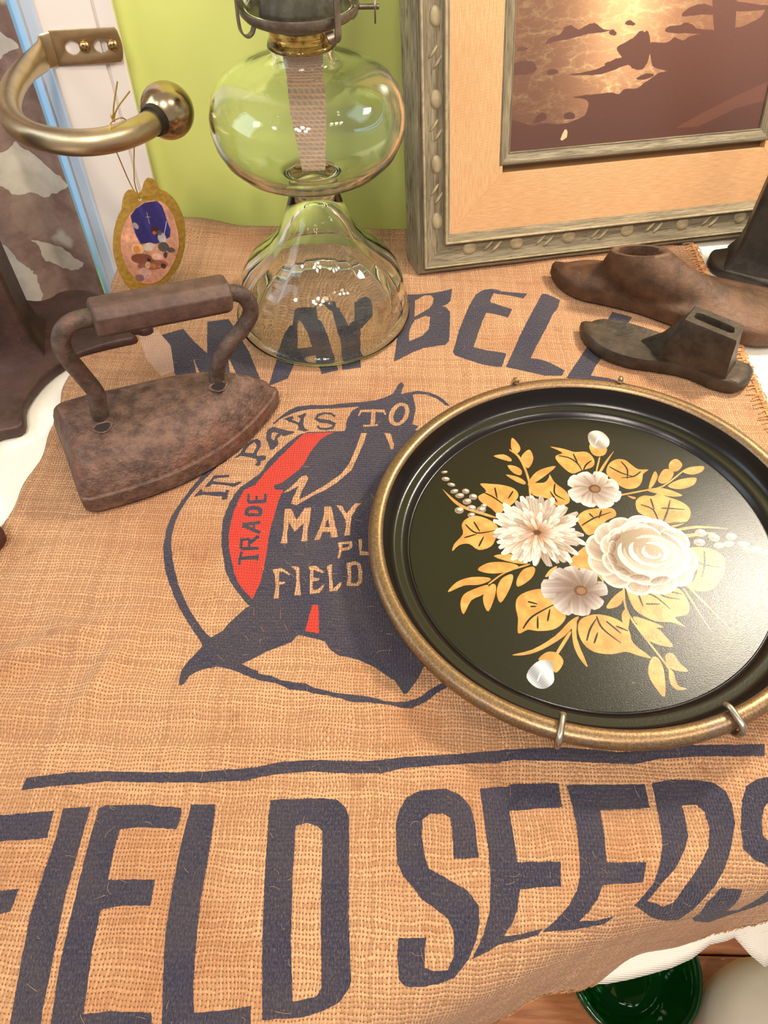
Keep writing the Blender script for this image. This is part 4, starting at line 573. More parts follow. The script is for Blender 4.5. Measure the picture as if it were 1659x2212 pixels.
mb = MB()
def twine(pts, r=.00042): mb.add(*tube(spline(pts, 6), r, 6))
ac = np.array([-.181, .4945, ZH]); 
twine([th, th + np.array([-.004, 0, .012]), (-.1845, .4870, ZH - .0105), (-.1855, .4852, ZH), (-.1850, .4885, ZH + .0085), kn])
twine([th + ON * -.002, th + np.array([-.002, .004, .012]), (-.1775, .5040, ZH - .009), (-.1768, .5048, ZH), (-.1792, .5000, ZH + .0085), kn])
twine([kn, kn + np.array([.002, .001, .008]), kn + np.array([.0075, .004, .022])], .0005); twine([kn, kn + np.array([.004, .001, .007]), kn + np.array([.0140, .004, .0165])], .0005)
for k in range(4): mb.add(*lathe([(.0009 * math.sin(t), -.0011 * math.cos(t)) for t in np.linspace(.1, 3.04, 7)], 8, kn + np.array([RNG.uniform(-.0007, .0007), 0, k * .0009])))
tag(mb.obj('thread', M_THREAD, orn), 'gold hanging thread')

# ------------------------------------------------------------------ framed seascape leaning on the wall
LE = math.radians(17); F0 = np.array([.0255, .5716, .005]); FU = np.array([-WN[0] * math.sin(LE), -WN[1] * math.sin(LE), math.cos(LE)]); FN = np.cross(WD, FU)
FW, FH = .409, .430
def fr(u, v, w=0.0): return F0 + WD * u + FU * v + FN * w
pic = empty('framed_seascape', fr(FW / 2, 0, -.015), 'sepia seascape photograph in a carved grey wooden frame with linen mat', 'picture frame')
M = Mat('weathered_frame_wood'); v = M.uv(); a = M.noise(M.scale(v, (1, 14, 1)), 60, 6, .7); b = M.noise(M.scale(v, (1, 5, 1)), 20, 4)
M.set(M.mix(M.ramp(a, .32, .56), lin((.27, .235, .185)), M.mix(M.ramp(b, .35, .65), lin((.47, .425, .335)), lin((.60, .55, .44)))), .55); M.bump(a, .0009, .7); M_FRAME = M.m
M_CARVE = plain('carving_worn_gold', (.60, .545, .42), .5, var=.15, scale=120, bump=.0003)
M = Mat('linen'); v = M.uv(); w1 = M.n('ShaderNodeTexWave'); w1.inputs['Scale'].default_value = 420; w1.inputs['Distortion'].default_value = 1.5; w2 = M.n('ShaderNodeTexWave', bands_direction='Y'); w2.inputs['Scale'].default_value = 420; w2.inputs['Distortion'].default_value = 1.5; M.l(v, w1.inputs[0]); M.l(v, w2.inputs[0])
st = M.noise(M.scale(v, (1, 10, 1)), 90, 3); st2 = M.noise(v, 14, 3)
lc = M.mix(M.ramp(st, .3, .7), lin((.80, .615, .435)), lin((.86, .68, .505))); M.set(M.mix(M.math('MULTIPLY', M.ramp(st2, .4, .7), .3), lc, lin((.77, .565, .375))), .85, spec=.2); M.bump(M.math('ADD', w1.outputs[1], w2.outputs[1]), .0003, .5); M_LINEN = M.m
def rail(name, prof, x0, y0, x1, y1, mat, parent, side, gap=0.0):
    """one mitred length of moulding; prof is (distance in from the outer edge, height)"""
    vs = []; uv = []
    for e in (0, 1):
        for i, (d, w) in enumerate(prof):
            if side == 'b': p = (x0 + d + gap if e == 0 else x1 - d - gap, y0 + d)
            elif side == 't': p = (x1 - d - gap if e == 0 else x0 + d + gap, y1 - d)
            elif side == 'l': p = (x0 + d, y1 - d if e == 0 else y0 + d)
            else: p = (x1 - d, y0 + d if e == 0 else y1 - d)
            vs.append(fr(*p, w)); uv.append(((p[0] if side in 'bt' else p[1]), i * .004 + d + 'blrt'.index(side) * .1))
    n = len(prof); fs = [(i, (i + 1) % n, n + (i + 1) % n, n + i) for i in range(n)] + [tuple(range(n))[::-1], tuple(range(n, 2 * n))]
    return obj(name, vs, fs, mat, parent, uv=uv, sharp=25)
OUTER = [(.004, -.034), (-.002, -.030), (0, -.012), (.0015, -.004), (.0035, -.0015), (.0048, -.0030), (.0060, -.0030), (.0072, .0), (.0088, .0005), (.0100, -.0008), (.0108, -.0035), (.0150, -.0042), (.0220, -.0042), (.0248, -.0035), (.0258, -.0005), (.0272, .0), (.0285, -.0015), (.0300, -.0065), (.0330, -.0090), (.0330, -.034)]
LINER = [(0, -.012), (0, -.0060), (.0012, -.0050), (.0030, -.0048), (.0085, -.0075), (.0092, -.0070), (.0098, -.0075), (.0098, -.012)]
MATP = [(0, -.0085), (.0475, -.0058), (.0475, -.0125), (0, -.0125)]
M_BEAD = plain('worn_lit_bead', (.62, .565, .445), .5, var=.2, scale=150)  # paler beads: worn edges, and the light they catch put into the colour
for s in 'bltr':
    for q in (.0074, .0266): rail('bead', [(q - .0010, -.0012), (q - .0009, .0002), (q - .0003, .0009), (q + .0005, .0009), (q + .0010, .0002), (q + .0011, -.0012)], 0, 0, FW, FH, M_BEAD, pic, s)
    rail('rail', OUTER, 0, 0, FW, FH, M_FRAME, pic, s)
    rail('mat_panel', MATP, .031, .031, FW - .031, FH - .031, M_LINEN, pic, s, .0002)
    rail('inner_moulding', LINER, .0755, .0845, FW - .0755, FH - .0845, M_FRAME, pic, s)
def blob(u, v, ru, rv, h, rot=0.0, name='carved_oval'):
    vv, ff = lathe([(math.cos(t), math.sin(t)) for t in np.linspace(0, math.pi / 2 - .05, 6)], 16); c, s_ = math.cos(rot), math.sin(rot)
    return obj(name, [fr(u + (p[0] * ru * c - p[1] * rv * s_), v + (p[0] * ru * s_ + p[1] * rv * c), -.0043 + h * p[2]) for p in vv], ff, M_CARVE, pic)
for u in (.0496, .0941, .1450, .2032, .2597, .3200, .3700): blob(u, .0195, .0066, .0058, .0018, .1)
for u in (.0715, .1219, .1752, .2305, .2885, .345):
    blob(u - .004, .0205, .0062, .0014, .0022, .75, 'carved_leaf'); blob(u + .0035, .0185, .0066, .0016, .0022, .75, 'carved_leaf')
for v in (.0456, .0909, .1383, .1934, .245, .295, .345, .39): blob(.0195, v, .0048, .0072, .0018, .1)
for v in (.0675, .1160, .1670, .220, .270):
    blob(.0175, v + .004, .0058, .0014, .0022, .9, 'carved_leaf'); blob(.0210, v - .003, .0058, .0015, .0022, .9, 'carved_leaf')
# the photograph itself
x0, y0, x1, y1 = .0845, .0935, FW - .0845, FH - .0935
cv = Canvas(x0, y0, x1, y1, 900); h, w = cv.h, cv.w; gx, gy = cv.grid((slice(0, h), slice(0, w)))
gl = np.array(SEA['G']) / 1e4; dx = (gx - gl[0]) / .042; dy = (gy - gl[1]) / .048; glow = np.exp(-(dx ** 2 + np.where(dy < 0, dy * .45, dy) ** 2))[..., None]
rdg = lambda q: 1 - np.abs(2 * q - 1)
n1 = rdg(fbm(h, w, 16, 1, (.7, 1.9), 4)); n2 = rdg(fbm(h, w, 30, 2, (.8, 1.7), 3)); n3 = fbm(h, w, 7, 3, (.7, 1.8), 3); foam = np.clip(n1 ** 9 * (.15 + 1.5 * np.clip(n3 - .25, 0, 1)) + n2 ** 12 * (.9 * n3) - .10, 0, 1)[..., None]
near = np.clip((.215 - gy) / .10, 0, 1)[..., None]; calm = np.clip((gy - .18) / .03, 0, 1)[..., None]
base = np.array([.56, .405, .315]) * (1 - glow * .5) + np.array([.97, .80, .56]) * glow * .6
dark = np.array([.38, .25, .20]); lt = np.array([.95, .80, .58])
cv.a = (base * (1 - .45 * near) + dark * .45 * near) * (1 - foam * (1 - .55 * calm)) + (lt * (.70 + .3 * glow) * foam * (1 - .55 * calm))
edge = np.clip((.27 - gx) / .15, 0, 1)[..., None]; cv.a = cv.a * (.84 + .16 * (glow + (1 - edge))) 
rk = fbm(h, w, 30, 9, oct=4)
def rocksh(x, y): return np.stack([.350 + .06 * (y > .16) + 0 * x, .205 + .05 * (y > .16) + 0 * x, .165 + .05 * (y > .16) + 0 * x], -1)
for q in SEA['R']:
    P = P2(q); n = len(P); P = np.array([p[:2] for p in spline([(a, b, 0) for a, b in P], 4, True)]); P += np.random.RandomState(len(q)).randn(*P.shape) * .00016
    cv.fill(P, (.37, .22, .18), shade=lambda x, y: np.array([.335, .222, .190]) + np.clip((y - .10) / .14, 0, 1)[..., None] * np.array([.10, .085, .075]))
cv.fill(P2(SEA['H']), (.50, .33, .27), alpha=.35); cv.fill(P2(SEA['B']), (.86, .68, .52))
grain = np.random.RandomState(5).randn(h, w, 1) * .012; cv.a = cv.a + grain
M = Mat('sepia_photograph'); im = M.n('ShaderNodeTexImage'); im.image = cv.image('sepia_photograph'); mp = M.n('ShaderNodeMapping'); M.l(M.uv(), mp.inputs[0]); mp.inputs['Scale'].default_value = (1 / (x1 - x0), 1 / (y1 - y0), 1); mp.inputs['Location'].default_value = (-x0 / (x1 - x0), -y0 / (y1 - y0), 0); M.l(mp.outputs[0], im.inputs[0]); M.set(im.outputs[0], .3)
tag(flat2d('photograph', [(x0, y0), (x1, y0), (x1, y1), (x0, y1)], [], .001, lambda x, y, w: fr(x, y, -.0100 + w), M.m, pic), 'sepia photograph of surf and dark rocks')
obj('backing', *box_at(fr(FW / 2, FH / 2, -.0165), WD * (FW / 2 - .034), FU * (FH / 2 - .034), FN * .004), plain('backing_board', (.45, .34, .22), .8), pic, smooth=False)
# ------------------------------------------------------------------ painted tray in its wire hanger
TB = math.radians(-4); TN = np.array([math.sin(TB), 0, math.cos(TB)]); T1 = np.cross([0, 1, 0], TN); T1 /= np.linalg.norm(T1); T2v = np.cross(TN, T1)
TC = np.array([.12608, .26961, .03501]); TR = .13629
def tr_(x, y, z=0.0): return TC + T1 * x + T2v * y + TN * z
def trl(profile, n=96, caps=False):
    vv, ff = lathe(profile, n, caps=caps); return [tr_(*p) for p in vv], ff
tray = empty('painted_tray', tr_(0, 0, -.02), 'round black lacquered metal tray with painted white flowers and gold leaves', 'tray')
def sag(x, y, d): return x
M = Mat('black_lacquer'); v = M.obj(); a = M.noise(v, 700, 2); M.set(lin((.072, .050, .040)), .24, spec=.42); M.bump(a, .00012, .35); M_LACQ = M.m
M = Mat('worn_bronze_rim'); v = M.obj(); a = M.noise(v, 900, 3, .7); b = M.noise(v, 45, 4)
c0 = M.mix(M.ramp(a, .30, .70), lin((.44, .34, .24)), lin((.61, .50, .37))); M.set(M.mix(M.math('MULTIPLY', M.ramp(b, .55, .72), .55), c0, lin((.45, .42, .39))), .36, .75); M.bump(a, .0002, .35); M_RIM = M.m
rt = .0046
rim = [(TR - .0048 + .0048 * math.cos(t), -.0030 + .0036 * math.sin(t)) for t in np.linspace(-.9, math.pi + .35, 14)]
rim = [(TR - .0050, -.0085)] + rim
rim = [(TR - .0005, -.0070), (TR + .0, -.0030), (TR - .0010, -.0008), (TR - .0030, .0004), (TR - .0060, .0008), (TR - .0082, .0), (TR - .0094, -.0018), (TR - .0085, -.0040), (TR - .0040, -.0075)]
vv, ff = lathe(rim, 128, closed=True); tag(obj('rim', [tr_(*p) for p in vv], ff, M_RIM, tray, sharp=50), 'worn bronze rolled rim')
pan = [(TR - .0092, -.0022), (TR - .0110, -.0060), (TR - .0128, -.0110), (TR - .0150, -.0135), (TR - .0165, -.0142), (TR - .0195, -.0142), (TR - .0215, -.0150), (TR - .0232, -.0172), (TR - .0240, -.0180), (TR - .0246, -.0187), (TR - .0252, -.0187), (TR - .0258, -.0181)]
under = [(r + .0004, z - .0010) for r, z in pan]
vv, ff = lathe(pan + [(TR - .0258, -.0196)] + under[::-1][1:], 128, closed=True); obj('pan', [tr_(*p) for p in vv], ff, M_LACQ, tray, sharp=55)
FR = TR - .0256
cv = Canvas(-FR, -FR, FR, FR, 2000, (0, 0, 0)); gold = Canvas(-FR, -FR, FR, FR, 2000, (0, 0, 0))
BG = np.array([.058, .036, .029]); cv.a[:] = BG
gn = fbm(cv.h, cv.w, 40, 12, oct=4)
def gshade(x, y):
    i = np.clip(((y + FR) * cv.k).astype(int), 0, cv.h - 1); j = np.clip(((x + FR) * cv.k).astype(int), 0, cv.w - 1); t = np.clip((gn[i, j] - .3) * 2.2, 0, 1)[..., None]
    return np.array([.695, .470, .240]) * (1 - t) + np.array([.800, .580, .325]) * t
def smooth(P, k=3): return [p[:2] for p in spline([(a, b, 0) for a, b in P], k, True)]
for q in TRAY['G']: P = smooth(P2(q)); cv.fill(P, 0, shade=gshade); gold.fill(P, (1, 1, 1))
for q in TRAY['V']: P = [p[:2] for p in spline([(a, b, 0) for a, b in P2(q)], 5)]; w_ = [.0004 + .0007 * math.sin(math.pi * min(1, .15 + .85 * i / (len(P) - 1))) for i in range(len(P))]; S_ = stroke(P, w_); cv.fill(S_, BG); gold.fill(S_, (0, 0, 0))
rr = np.random.RandomState(21)
def petal(cx, cy, a, r0, r1, wd, c_in, c_out, streak=.18, round_=.8, curve=0.0, alpha=1.0):
    """one brush stroke from the flower's heart outwards"""
    n = 12; L = []; R = []
    for i in range(n + 1):
        t = i / n; r = r0 + (r1 - r0) * t; aa = a + curve * t * t; w_ = wd * (math.sin(math.pi * min(1, t * round_ + .04)) ** .7 if t < .985 else .35)
        x, y = cx + r * math.cos(aa), cy + r * math.sin(aa); L.append((x - math.sin(aa) * w_, y + math.cos(aa) * w_)); R.append((x + math.sin(aa) * w_, y - math.cos(aa) * w_))
    ph = rr.rand() * 6; f1 = rr.uniform(2.5, 4.5)
    def sh(x, y):
        X, Y = x - cx, y - cy; rad = X * math.cos(a) + Y * math.sin(a); lat = -X * math.sin(a) + Y * math.cos(a)
        t = np.clip((rad - r0) / (r1 - r0), 0, 1)[..., None] ** 1.45; s_ = (np.sin(lat / max(wd, 1e-5) * f1 * 2.2 + ph) * .6 + np.sin(lat / max(wd, 1e-5) * f1 * 5.1 + ph * 2) * .4)[..., None]
        return np.clip((np.array(c_in) * (1 - t) + np.array(c_out) * t) * (1 + streak * s_), 0, 1)
    P = L + R[::-1]; cv.fill(stroke([((L[0][0] + R[0][0]) / 2, (L[0][1] + R[0][1]) / 2), ((L[6][0] + R[6][0]) / 2, (L[6][1] + R[6][1]) / 2), ((L[-1][0] + R[-1][0]) / 2, (L[-1][1] + R[-1][1]) / 2)], [wd * 1.0, wd * 2.5, wd * 1.0]), (.42, .31, .25), alpha=.40)
    cv.fill(P, 0, shade=sh, alpha=alpha); gold.fill(P, (0, 0, 0))
WHT, BRN, GRY, CRM = (.83, .81, .78), (.50, .33, .24), (.62, .58, .55), (.88, .82, .74)
FL = {k: np.array(v_, float) / 1e4 for k, v_ in TRAY['F'].items()}
# chrysanthemum: rings of narrow strokes
cx, cy, ex, ey, rx, ry = FL['mum']
for ring, (q1, q0, nn) in enumerate(((1.0, .34, 30), (.92, .28, 28), (.78, .22, 24), (.60, .14, 20), (.42, .08, 14))):
    for k in range(nn):
        a = 2 * math.pi * (k + .5 * (ring % 2)) / nn + rr.uniform(-.09, .09); ox, oy = ex + (cx - ex) * ring / 4, ey + (cy - ey) * ring / 4
        R_ = (rx * ry) / math.hypot(ry * math.cos(a), rx * math.sin(a)) * q1 * rr.uniform(.90, 1.03); tone = rr.rand()
        c_out = tuple(np.array(WHT) * (1 - .28 * (tone > .74)) * (1, .98, .97)); c_in = BRN if rr.rand() < .62 else (.68, .55, .47)
        petal(ox, oy, a, R_ * q0 * .5, R_, R_ * .092 * (1.0 if ring < 3 else 1.35), c_in, c_out, .13, .86, rr.uniform(-.12, .12))
cv.fill(ell(cx, cy, .0024, .0020), (.30, .17, .11)); gold.fill(ell(cx, cy, .0024, .002), (0, 0, 0))
for k in range(9): a = rr.rand() * 6.28; cv.fill(ell(cx + .0022 * math.cos(a), cy + .0018 * math.sin(a), .0007, .0006), (.36, .22, .15))
# two open daisies
for nm, angs, ci, co in (('up', (15, 62, 108, 150, 200, 250, 292, 332), (.52, .44, .40), (.79, .77, .75)), ('low', (10, 55, 95, 140, 178, 222, 268, 318), (.40, .31, .28), (.68, .65, .64))):
    cx, cy, ex, ey, rx, ry = FL[nm]
    for a in angs:
        a = math.radians(a + rr.uniform(-5, 5)); R_ = (rx * ry) / math.hypot(ry * math.cos(a), rx * math.sin(a)) * rr.uniform(.88, 1.02); px, py = ex + R_ * math.cos(a), ey + R_ * math.sin(a)
        aa = math.atan2(py - cy, px - cx); Rr = math.hypot(px - cx, py - cy); petal(cx, cy, aa, .0022, Rr, Rr * rr.uniform(.30, .37), ci, co, .09, .72, rr.uniform(-.1, .1))
    cv.fill(ell(cx, cy, .0040, .0036), (.33, .20, .13)); cv.fill(ell(cx + .0004, cy - .0002, .0027, .0024), (.48, .33, .22)); gold.fill(ell(cx, cy, .004, .0036), (0, 0, 0))
# rose: overlapping outer petals, an open bowl, brush crescents and a swirl
cx, cy, ex, ey, rx, ry = FL['rose']
def daub(px, py, a, L, w_, c_in, c_out, alpha=1.0):
    """a rounded petal with its light rim on the outside and arc streaks"""
    P = []
    for t in np.linspace(0, 2 * math.pi, 30, endpoint=False):
        x_, y_ = math.cos(t) * L, math.sin(t) * w_ * (1 + .18 * math.cos(t)); P.append((px + x_ * math.cos(a) - y_ * math.sin(a), py + x_ * math.sin(a) + y_ * math.cos(a)))
    def sh(x, y):
        X, Y = x - px, y - py; u = (X * math.cos(a) + Y * math.sin(a)) / L; v_ = (-X * math.sin(a) + Y * math.cos(a)) / w_; r_ = np.sqrt(u * u + v_ * v_); t = np.clip(np.clip((u + 1) / 2, 0, 1) ** 1.3 * .72 + np.clip((r_ - .78) / .2, 0, 1) * .42 * (u > -.35) + .05 * np.sin(v_ * 9 + u * 4 + px * 5000), 0, 1)[..., None]
        return np.clip((np.array(c_in) * (1 - t) + np.array(c_out) * t) * (1 + .025 * np.sin(r_ * 34 + v_ * 7)[..., None]), 0, 1)
    cv.fill(P, 0, shade=sh, alpha=alpha); gold.fill(P, (0, 0, 0))
LT, MD, DK = (.79, .76, .71), (.45, .37, .32), (.38, .27, .21)
for k, a in enumerate((350, 318, 286, 255, 222, 192, 165, 138, 108, 80, 50, 20)):
    a = math.radians(a + rr.uniform(-5, 5)); c_ = (rx * ry) / math.hypot(ry * math.cos(a), rx * math.sin(a)); q = .70 + rr.uniform(-.02, .03); daub(ex + c_ * q * math.cos(a), ey + c_ * q * math.sin(a), a, c_ * .31, c_ * rr.uniform(.27, .33), DK if k % 3 == 0 else MD, LT)
for k, a in enumerate((300, 262, 228, 196, 160, 130, 95, 60)):
    a = math.radians(a + rr.uniform(-5, 5)); c_ = (rx * ry) / math.hypot(ry * math.cos(a), rx * math.sin(a)); daub(ex + c_ * .50 * math.cos(a), ey + c_ * .50 * math.sin(a), a, c_ * .27, c_ * .27, DK if k % 2 else MD, LT)
kx, ky = ex + .17 * rx, ey + .0 * ry
bowl = ell(kx - .12 * rx, ky + .02 * ry, rx * .60, ry * .62, 0, 40)
cv.fill(bowl, 0, shade=lambda x, y: np.clip(np.array([.50, .42, .34]) + np.clip((x - kx) / rx * .55 + .28, 0, 1)[..., None] * np.array([.30, .30, .28]) + .02 * np.sin((x - y) * 5000)[..., None], 0, 1)); gold.fill(bowl, (0, 0, 0))
def crescent(c, ra, rb, a0, a1, wd, col, alpha=.9):
    T = np.linspace(math.radians(a0), math.radians(a1), 22); P = [(c[0] + ra * math.cos(t), c[1] + rb * math.sin(t)) for t in T]
    S_ = stroke(P, [wd * (math.sin(math.pi * i / 21) ** .6 + .03) for i in range(22)])
    cv.fill(S_, 0, alpha=alpha, shade=lambda x, y: np.clip(np.array(col) * (1 + .05 * np.sin(np.hypot((x - c[0]) / ra, (y - c[1]) / rb) * 90)[..., None]), 0, 1))
for (dx_, dy_, s_, a0, a1, w_, c_) in ((.16, .02, .66, -125, 60, .13, (.76, .73, .67)), (.14, .0, .56, -140, 40, .11, (.72, .66, .58)), (.16, .04, .54, 150, 300, .12, (.79, .76, .71)), (.18, .06, .47, 165, 330, .10, (.66, .60, .53)), (.18, .03, .44, -80, 120, .11, (.73, .70, .65)), (.20, .02, .36, -110, 90, .10, (.70, .64, .57)), (.20, .08, .37, 140, 300, .11, (.86, .81, .74)), (.22, .05, .28, 150, 330, .09, (.62, .55, .48)), (.22, .04, .25, -70, 110, .10, (.84, .79, .72)), (.20, .36, .55, 15, 160, .10, (.86, .81, .74)), (.05, .30, .5, 60, 175, .08, (.80, .74, .66))):
    crescent((ex + dx_ * rx, ey + dy_ * ry), rx * s_, ry * s_ * .95, a0, a1, rx * w_, c_)
for k in range(7): crescent((kx + .04 * rx + k * .0004, ky + .05 * ry - k * .0004), rx * (.17 - .02 * k), ry * (.17 - .02 * k), 120 + 22 * k, 290 + 18 * k, rx * .045, (.88, .87, .84) if k % 2 == 0 else (.74, .69, .62))
for (u_, v_, a, s_) in ((-.42, .42, 130, .13), (-.50, .18, 160, .12), (-.55, -.12, 190, .13), (-.42, -.42, 230, .14), (-.12, -.60, 262, .15), (.22, -.66, 285, .15)): daub(ex + u_ * rx, ey + v_ * ry, math.radians(a), rx * s_ * .55, rx * s_ * 1.35, DK, LT)
# buds and the two sprays of lilac dabs
for nm, c0, c1 in (('budt', (.50, .46, .43), (.78, .76, .74)), ('budb', (.48, .49, .52), (.80, .80, .81))):
    P = smooth(FL[nm].reshape(-1, 2)); m_ = np.mean(P, 0); cv.fill(P, 0, shade=lambda x, y: np.clip((np.array(c0) + (np.array(c1) - np.array(c0)) * (np.sin((x - m_[0]) * 420 + (y - m_[1]) * 260) * .4 + .5 + .1 * np.sin((x - y) * 4000))[..., None]), 0, 1)); gold.fill(P, (0, 0, 0))
    cv.fill(stroke([(m_[0] - .003, m_[1] - .004), (m_[0] - .001, m_[1]), (m_[0] + .002, m_[1] + .003)], [.0003, .001, .0003]), (.97, .95, .92)); 
for (x, y, a, b) in TRAY['D']:
    x, y, a, b = x / 1e4, y / 1e4, a * .000085, b * .000085; a, b = min(a, .0036), min(b, .0032)
    rot = rr.uniform(-.5, .5); cv.fill(ell(x, y, a, b, rot), (.66, .57, .51), alpha=.75); cv.fill(ell(x + a * .25, y + b * .3, a * .6, b * .45, rot), (.86, .80, .74), alpha=.8); cv.fill(ell(x - a * .3, y - b * .25, a * .4, b * .3, rot), (.40, .31, .26), alpha=.5); gold.fill(ell(x, y, a, b, rot), (0, 0, 0))
for k in range(60):                                                                    # tiny chips and specks of dust
    a, r = rr.rand() * 6.28, FR * math.sqrt(rr.rand()); cv.fill(ell(r * math.cos(a), r * math.sin(a), rr.uniform(.00008, .00028), rr.uniform(.00008, .0002)), (.62, .55, .45), alpha=.7)
cv.fill(ell(.0105, -.0940, .0009, .0007), (.42, .34, .26)); cv.fill(ell(.0105, -.0940, .0004, .0004), (.10, .08, .07))
M = Mat('painted_lacquer'); uvn = M.uv(); im = M.n('ShaderNodeTexImage', interpolation='Cubic'); im.image = cv.image('tray_painting'); ig = M.n('ShaderNodeTexImage'); ig.image = gold.image('tray_gold', srgb=False)
mp = M.n('ShaderNodeMapping'); M.l(uvn, mp.inputs[0]); mp.inputs['Scale'].default_value = (.5 / FR, .5 / FR, 1); mp.inputs['Location'].default_value = (.5, .5, 0); M.l(mp.outputs[0], im.inputs[0]); M.l(mp.outputs[0], ig.inputs[0])
a = M.noise(M.obj(), 1900, 2); M.set(im.outputs[0], .27, spec=.45); M.bump(a, .00013, .6); M_PAINT = M.m
prof = [(FR, -.0181), (FR * .75, -.0181), (FR * .5, -.0181), (FR * .25, -.0181), (.0004, -.0181), (.0004, -.0192), (FR, -.0192)]
vv, ff = lathe(prof, 128, closed=True); tag(obj('painted_floor', [tr_(*p) for p in vv], ff, M_PAINT, tray, uv=[(p[0], p[1]) for p in vv], sharp=30), 'tray floor painted with white flowers and gold leaves')

M_WIRE = metal('zinc_wire', (.74, .70, .64), .25)
hg = empty('plate_hanger', tr_(0, 0, -.022), 'zinc wire plate hanger gripping the rim of the painted black tray', 'plate hanger')
def tloc(px, py, w): P = on_plane(px, py, TC + TN * w, TN) - TC; return np.array([P @ T1, P @ T2v])
for (px, py, ins_) in ((1212, 1568, .0085), (1592, 1560, .0085), (1111, 823, .0045), (1339, 826, .0045)):
    p = tloc(px, py, .0); d = p / np.linalg.norm(p); e = np.array([-d[1], d[0]])
    def q(r, z, s=0.0): xy = d * r + e * s; return tr_(xy[0], xy[1], z)
    pts = [q(TR * .45, -.0225), q(TR * .80, -.0225), q(TR - .0160, -.0195), q(TR - .0050, -.0115), q(TR + .0012, -.0075), q(TR + .0026, -.0030), q(TR + .0018, .0012), q(TR - .0015, .0028), q(TR - ins_, .0030), q(TR - ins_ - .0030, .0010)]
    if ins_ < .006: pts = pts[:6] + [q(TR - .0005, .0026), q(TR - .004, .0030)]
    obj('hook', *tube(spline(pts, 6), .0018, 12), M_WIRE, hg)
ring_ = [tr_(TR * .45 * math.cos(t), TR * .45 * math.sin(t), -.0225) for t in np.linspace(0, 2 * math.pi, 40, endpoint=False)]
obj('wire_ring', *tube(ring_, .0012, 8, closed=True), M_WIRE, hg)

# ------------------------------------------------------------------ sad iron
M_IRON = rusty('rusty_cast_iron', (.27, .195, .165), (.46, .35, .30), (.50, .31, .23), 110, .52, .30, .0022)
M_IRON2 = rusty('worn_iron_rod', (.24, .185, .16), (.40, .325, .285), (.42, .28, .21), 110, .55, .35, .0010)
M_GRIP = rusty('iron_grip', (.28, .205, .175), (.375, .28, .24), (.38, .25, .20), 120, .6, .15, .0006)
IA = math.radians(29); I1 = np.array([math.cos(IA), math.sin(IA), 0]); I2 = np.array([-math.sin(IA), math.cos(IA), 0]); IH = np.array([-.2120, .3315, .0060])
def ir(a, b, z): return IH + I1 * a + I2 * b + ZZ * z
iron = empty('sad_iron', ir(.07, 0, 0), 'rusty brown cast iron sad iron with a bar handle, standing on the sack', 'clothes iron')
half = [(-.004, .0), (-.0045, .030), (-.004, .040), (.000, .0440), (.006, .0455), (.030, .0478), (.060, .0470), (.085, .0420), (.105, .0345), (.122, .0250), (.136, .0150), (.145, .0070), (.1495, .0018)]
top = spline([(a, b, 0) for a, b in half], 5); outl = [(p[0], -p[1]) for p in top] + [(p[0], p[1]) for p in top[::-1]]
outl = np.array(outl); keep = [i for i in range(len(outl)) if np.linalg.norm(outl[i] - outl[i - 1]) > 1e-5]; outl = outl[keep]
def ring_at(ins_, z):
    c = np.array([.055, 0]); q = outl * 1.0; d = np.linalg.norm(q - c, axis=1); heel = np.where(q[:, 0] < .004, .30, 1.0); k_ = np.maximum(1 - ins_ / d, .02)
    return [ir(c[0] + (q[i][0] - c[0]) * (1 - (1 - k_[i]) * heel[i]), q[i][1] * k_[i], z) for i in range(len(q))]
rs = [ring_at(.0012, 0), ring_at(0, .0010), ring_at(0, .0114), ring_at(.0005, .0126), ring_at(.0014, .0131), ring_at(.0030, .0133), ring_at(.0036, .0150), ring_at(.0075, .0215), ring_at(.0145, .0285), ring_at(.0215, .0332), ring_at(.0265, .0354), ring_at(.0285, .0372), ring_at(.034, .0380), ring_at(.040, .0382)]
v, f = loft(rs); obj('body', v, f, M_IRON, iron, sharp=32)
hp = [(.0262, .034), (.0272, .046), (.0290, .058), (.0250, .075), (.0212, .0895), (.0210, .0995), (.0248, .1075), (.0330, .1115), (.046, .1108)]
obj('handle_rod', *tube([ir(p[0], 0, p[1]) for p in spline([(a, z, 0) for a, z in hp], 6)], .0056, 14), M_IRON2, iron)
hp = [(.1066, .034), (.1078, .043), (.1120, .054), (.1200, .0640), (.1310, .0730), (.1382, .0830), (.1372, .0935), (.1310, .1005), (.120, .1025)]
obj('handle_rod', *tube([ir(p[0], 0, p[1]) for p in spline([(a, z, 0) for a, z in hp], 6)], .0054, 14), M_IRON2, iron)
g0, g1 = ir(.0420, 0, .1105), ir(.1255, 0, .1023); ga = (g1 - g0) / np.linalg.norm(g1 - g0); gu = np.cross(I2, ga) * -1; gu = gu if gu[2] > 0 else -gu
rg = []
for (k, s_) in ((0, .80), (.012, .95), (.03, 1), (.97, 1), (.99, .94), (1, .80)):
    c = g0 + (g1 - g0) * k; rg.append([c + I2 * .0124 * s_ * (abs(math.cos(t)) ** .8) * np.sign(math.cos(t)) + gu * .0112 * s_ * (abs(math.sin(t)) ** .8) * np.sign(math.sin(t)) for t in np.linspace(.39, 2 * math.pi + .39, 8, endpoint=False)])
v, f = loft(rg); bevel(obj('grip', v, f, M_GRIP, iron, sharp=60), .0035, 3, 25)
M_HOLE = plain('hole_shade', (.115, .065, .05), .8, var=.3)  # dark discs stand in for the shade inside the handle holes
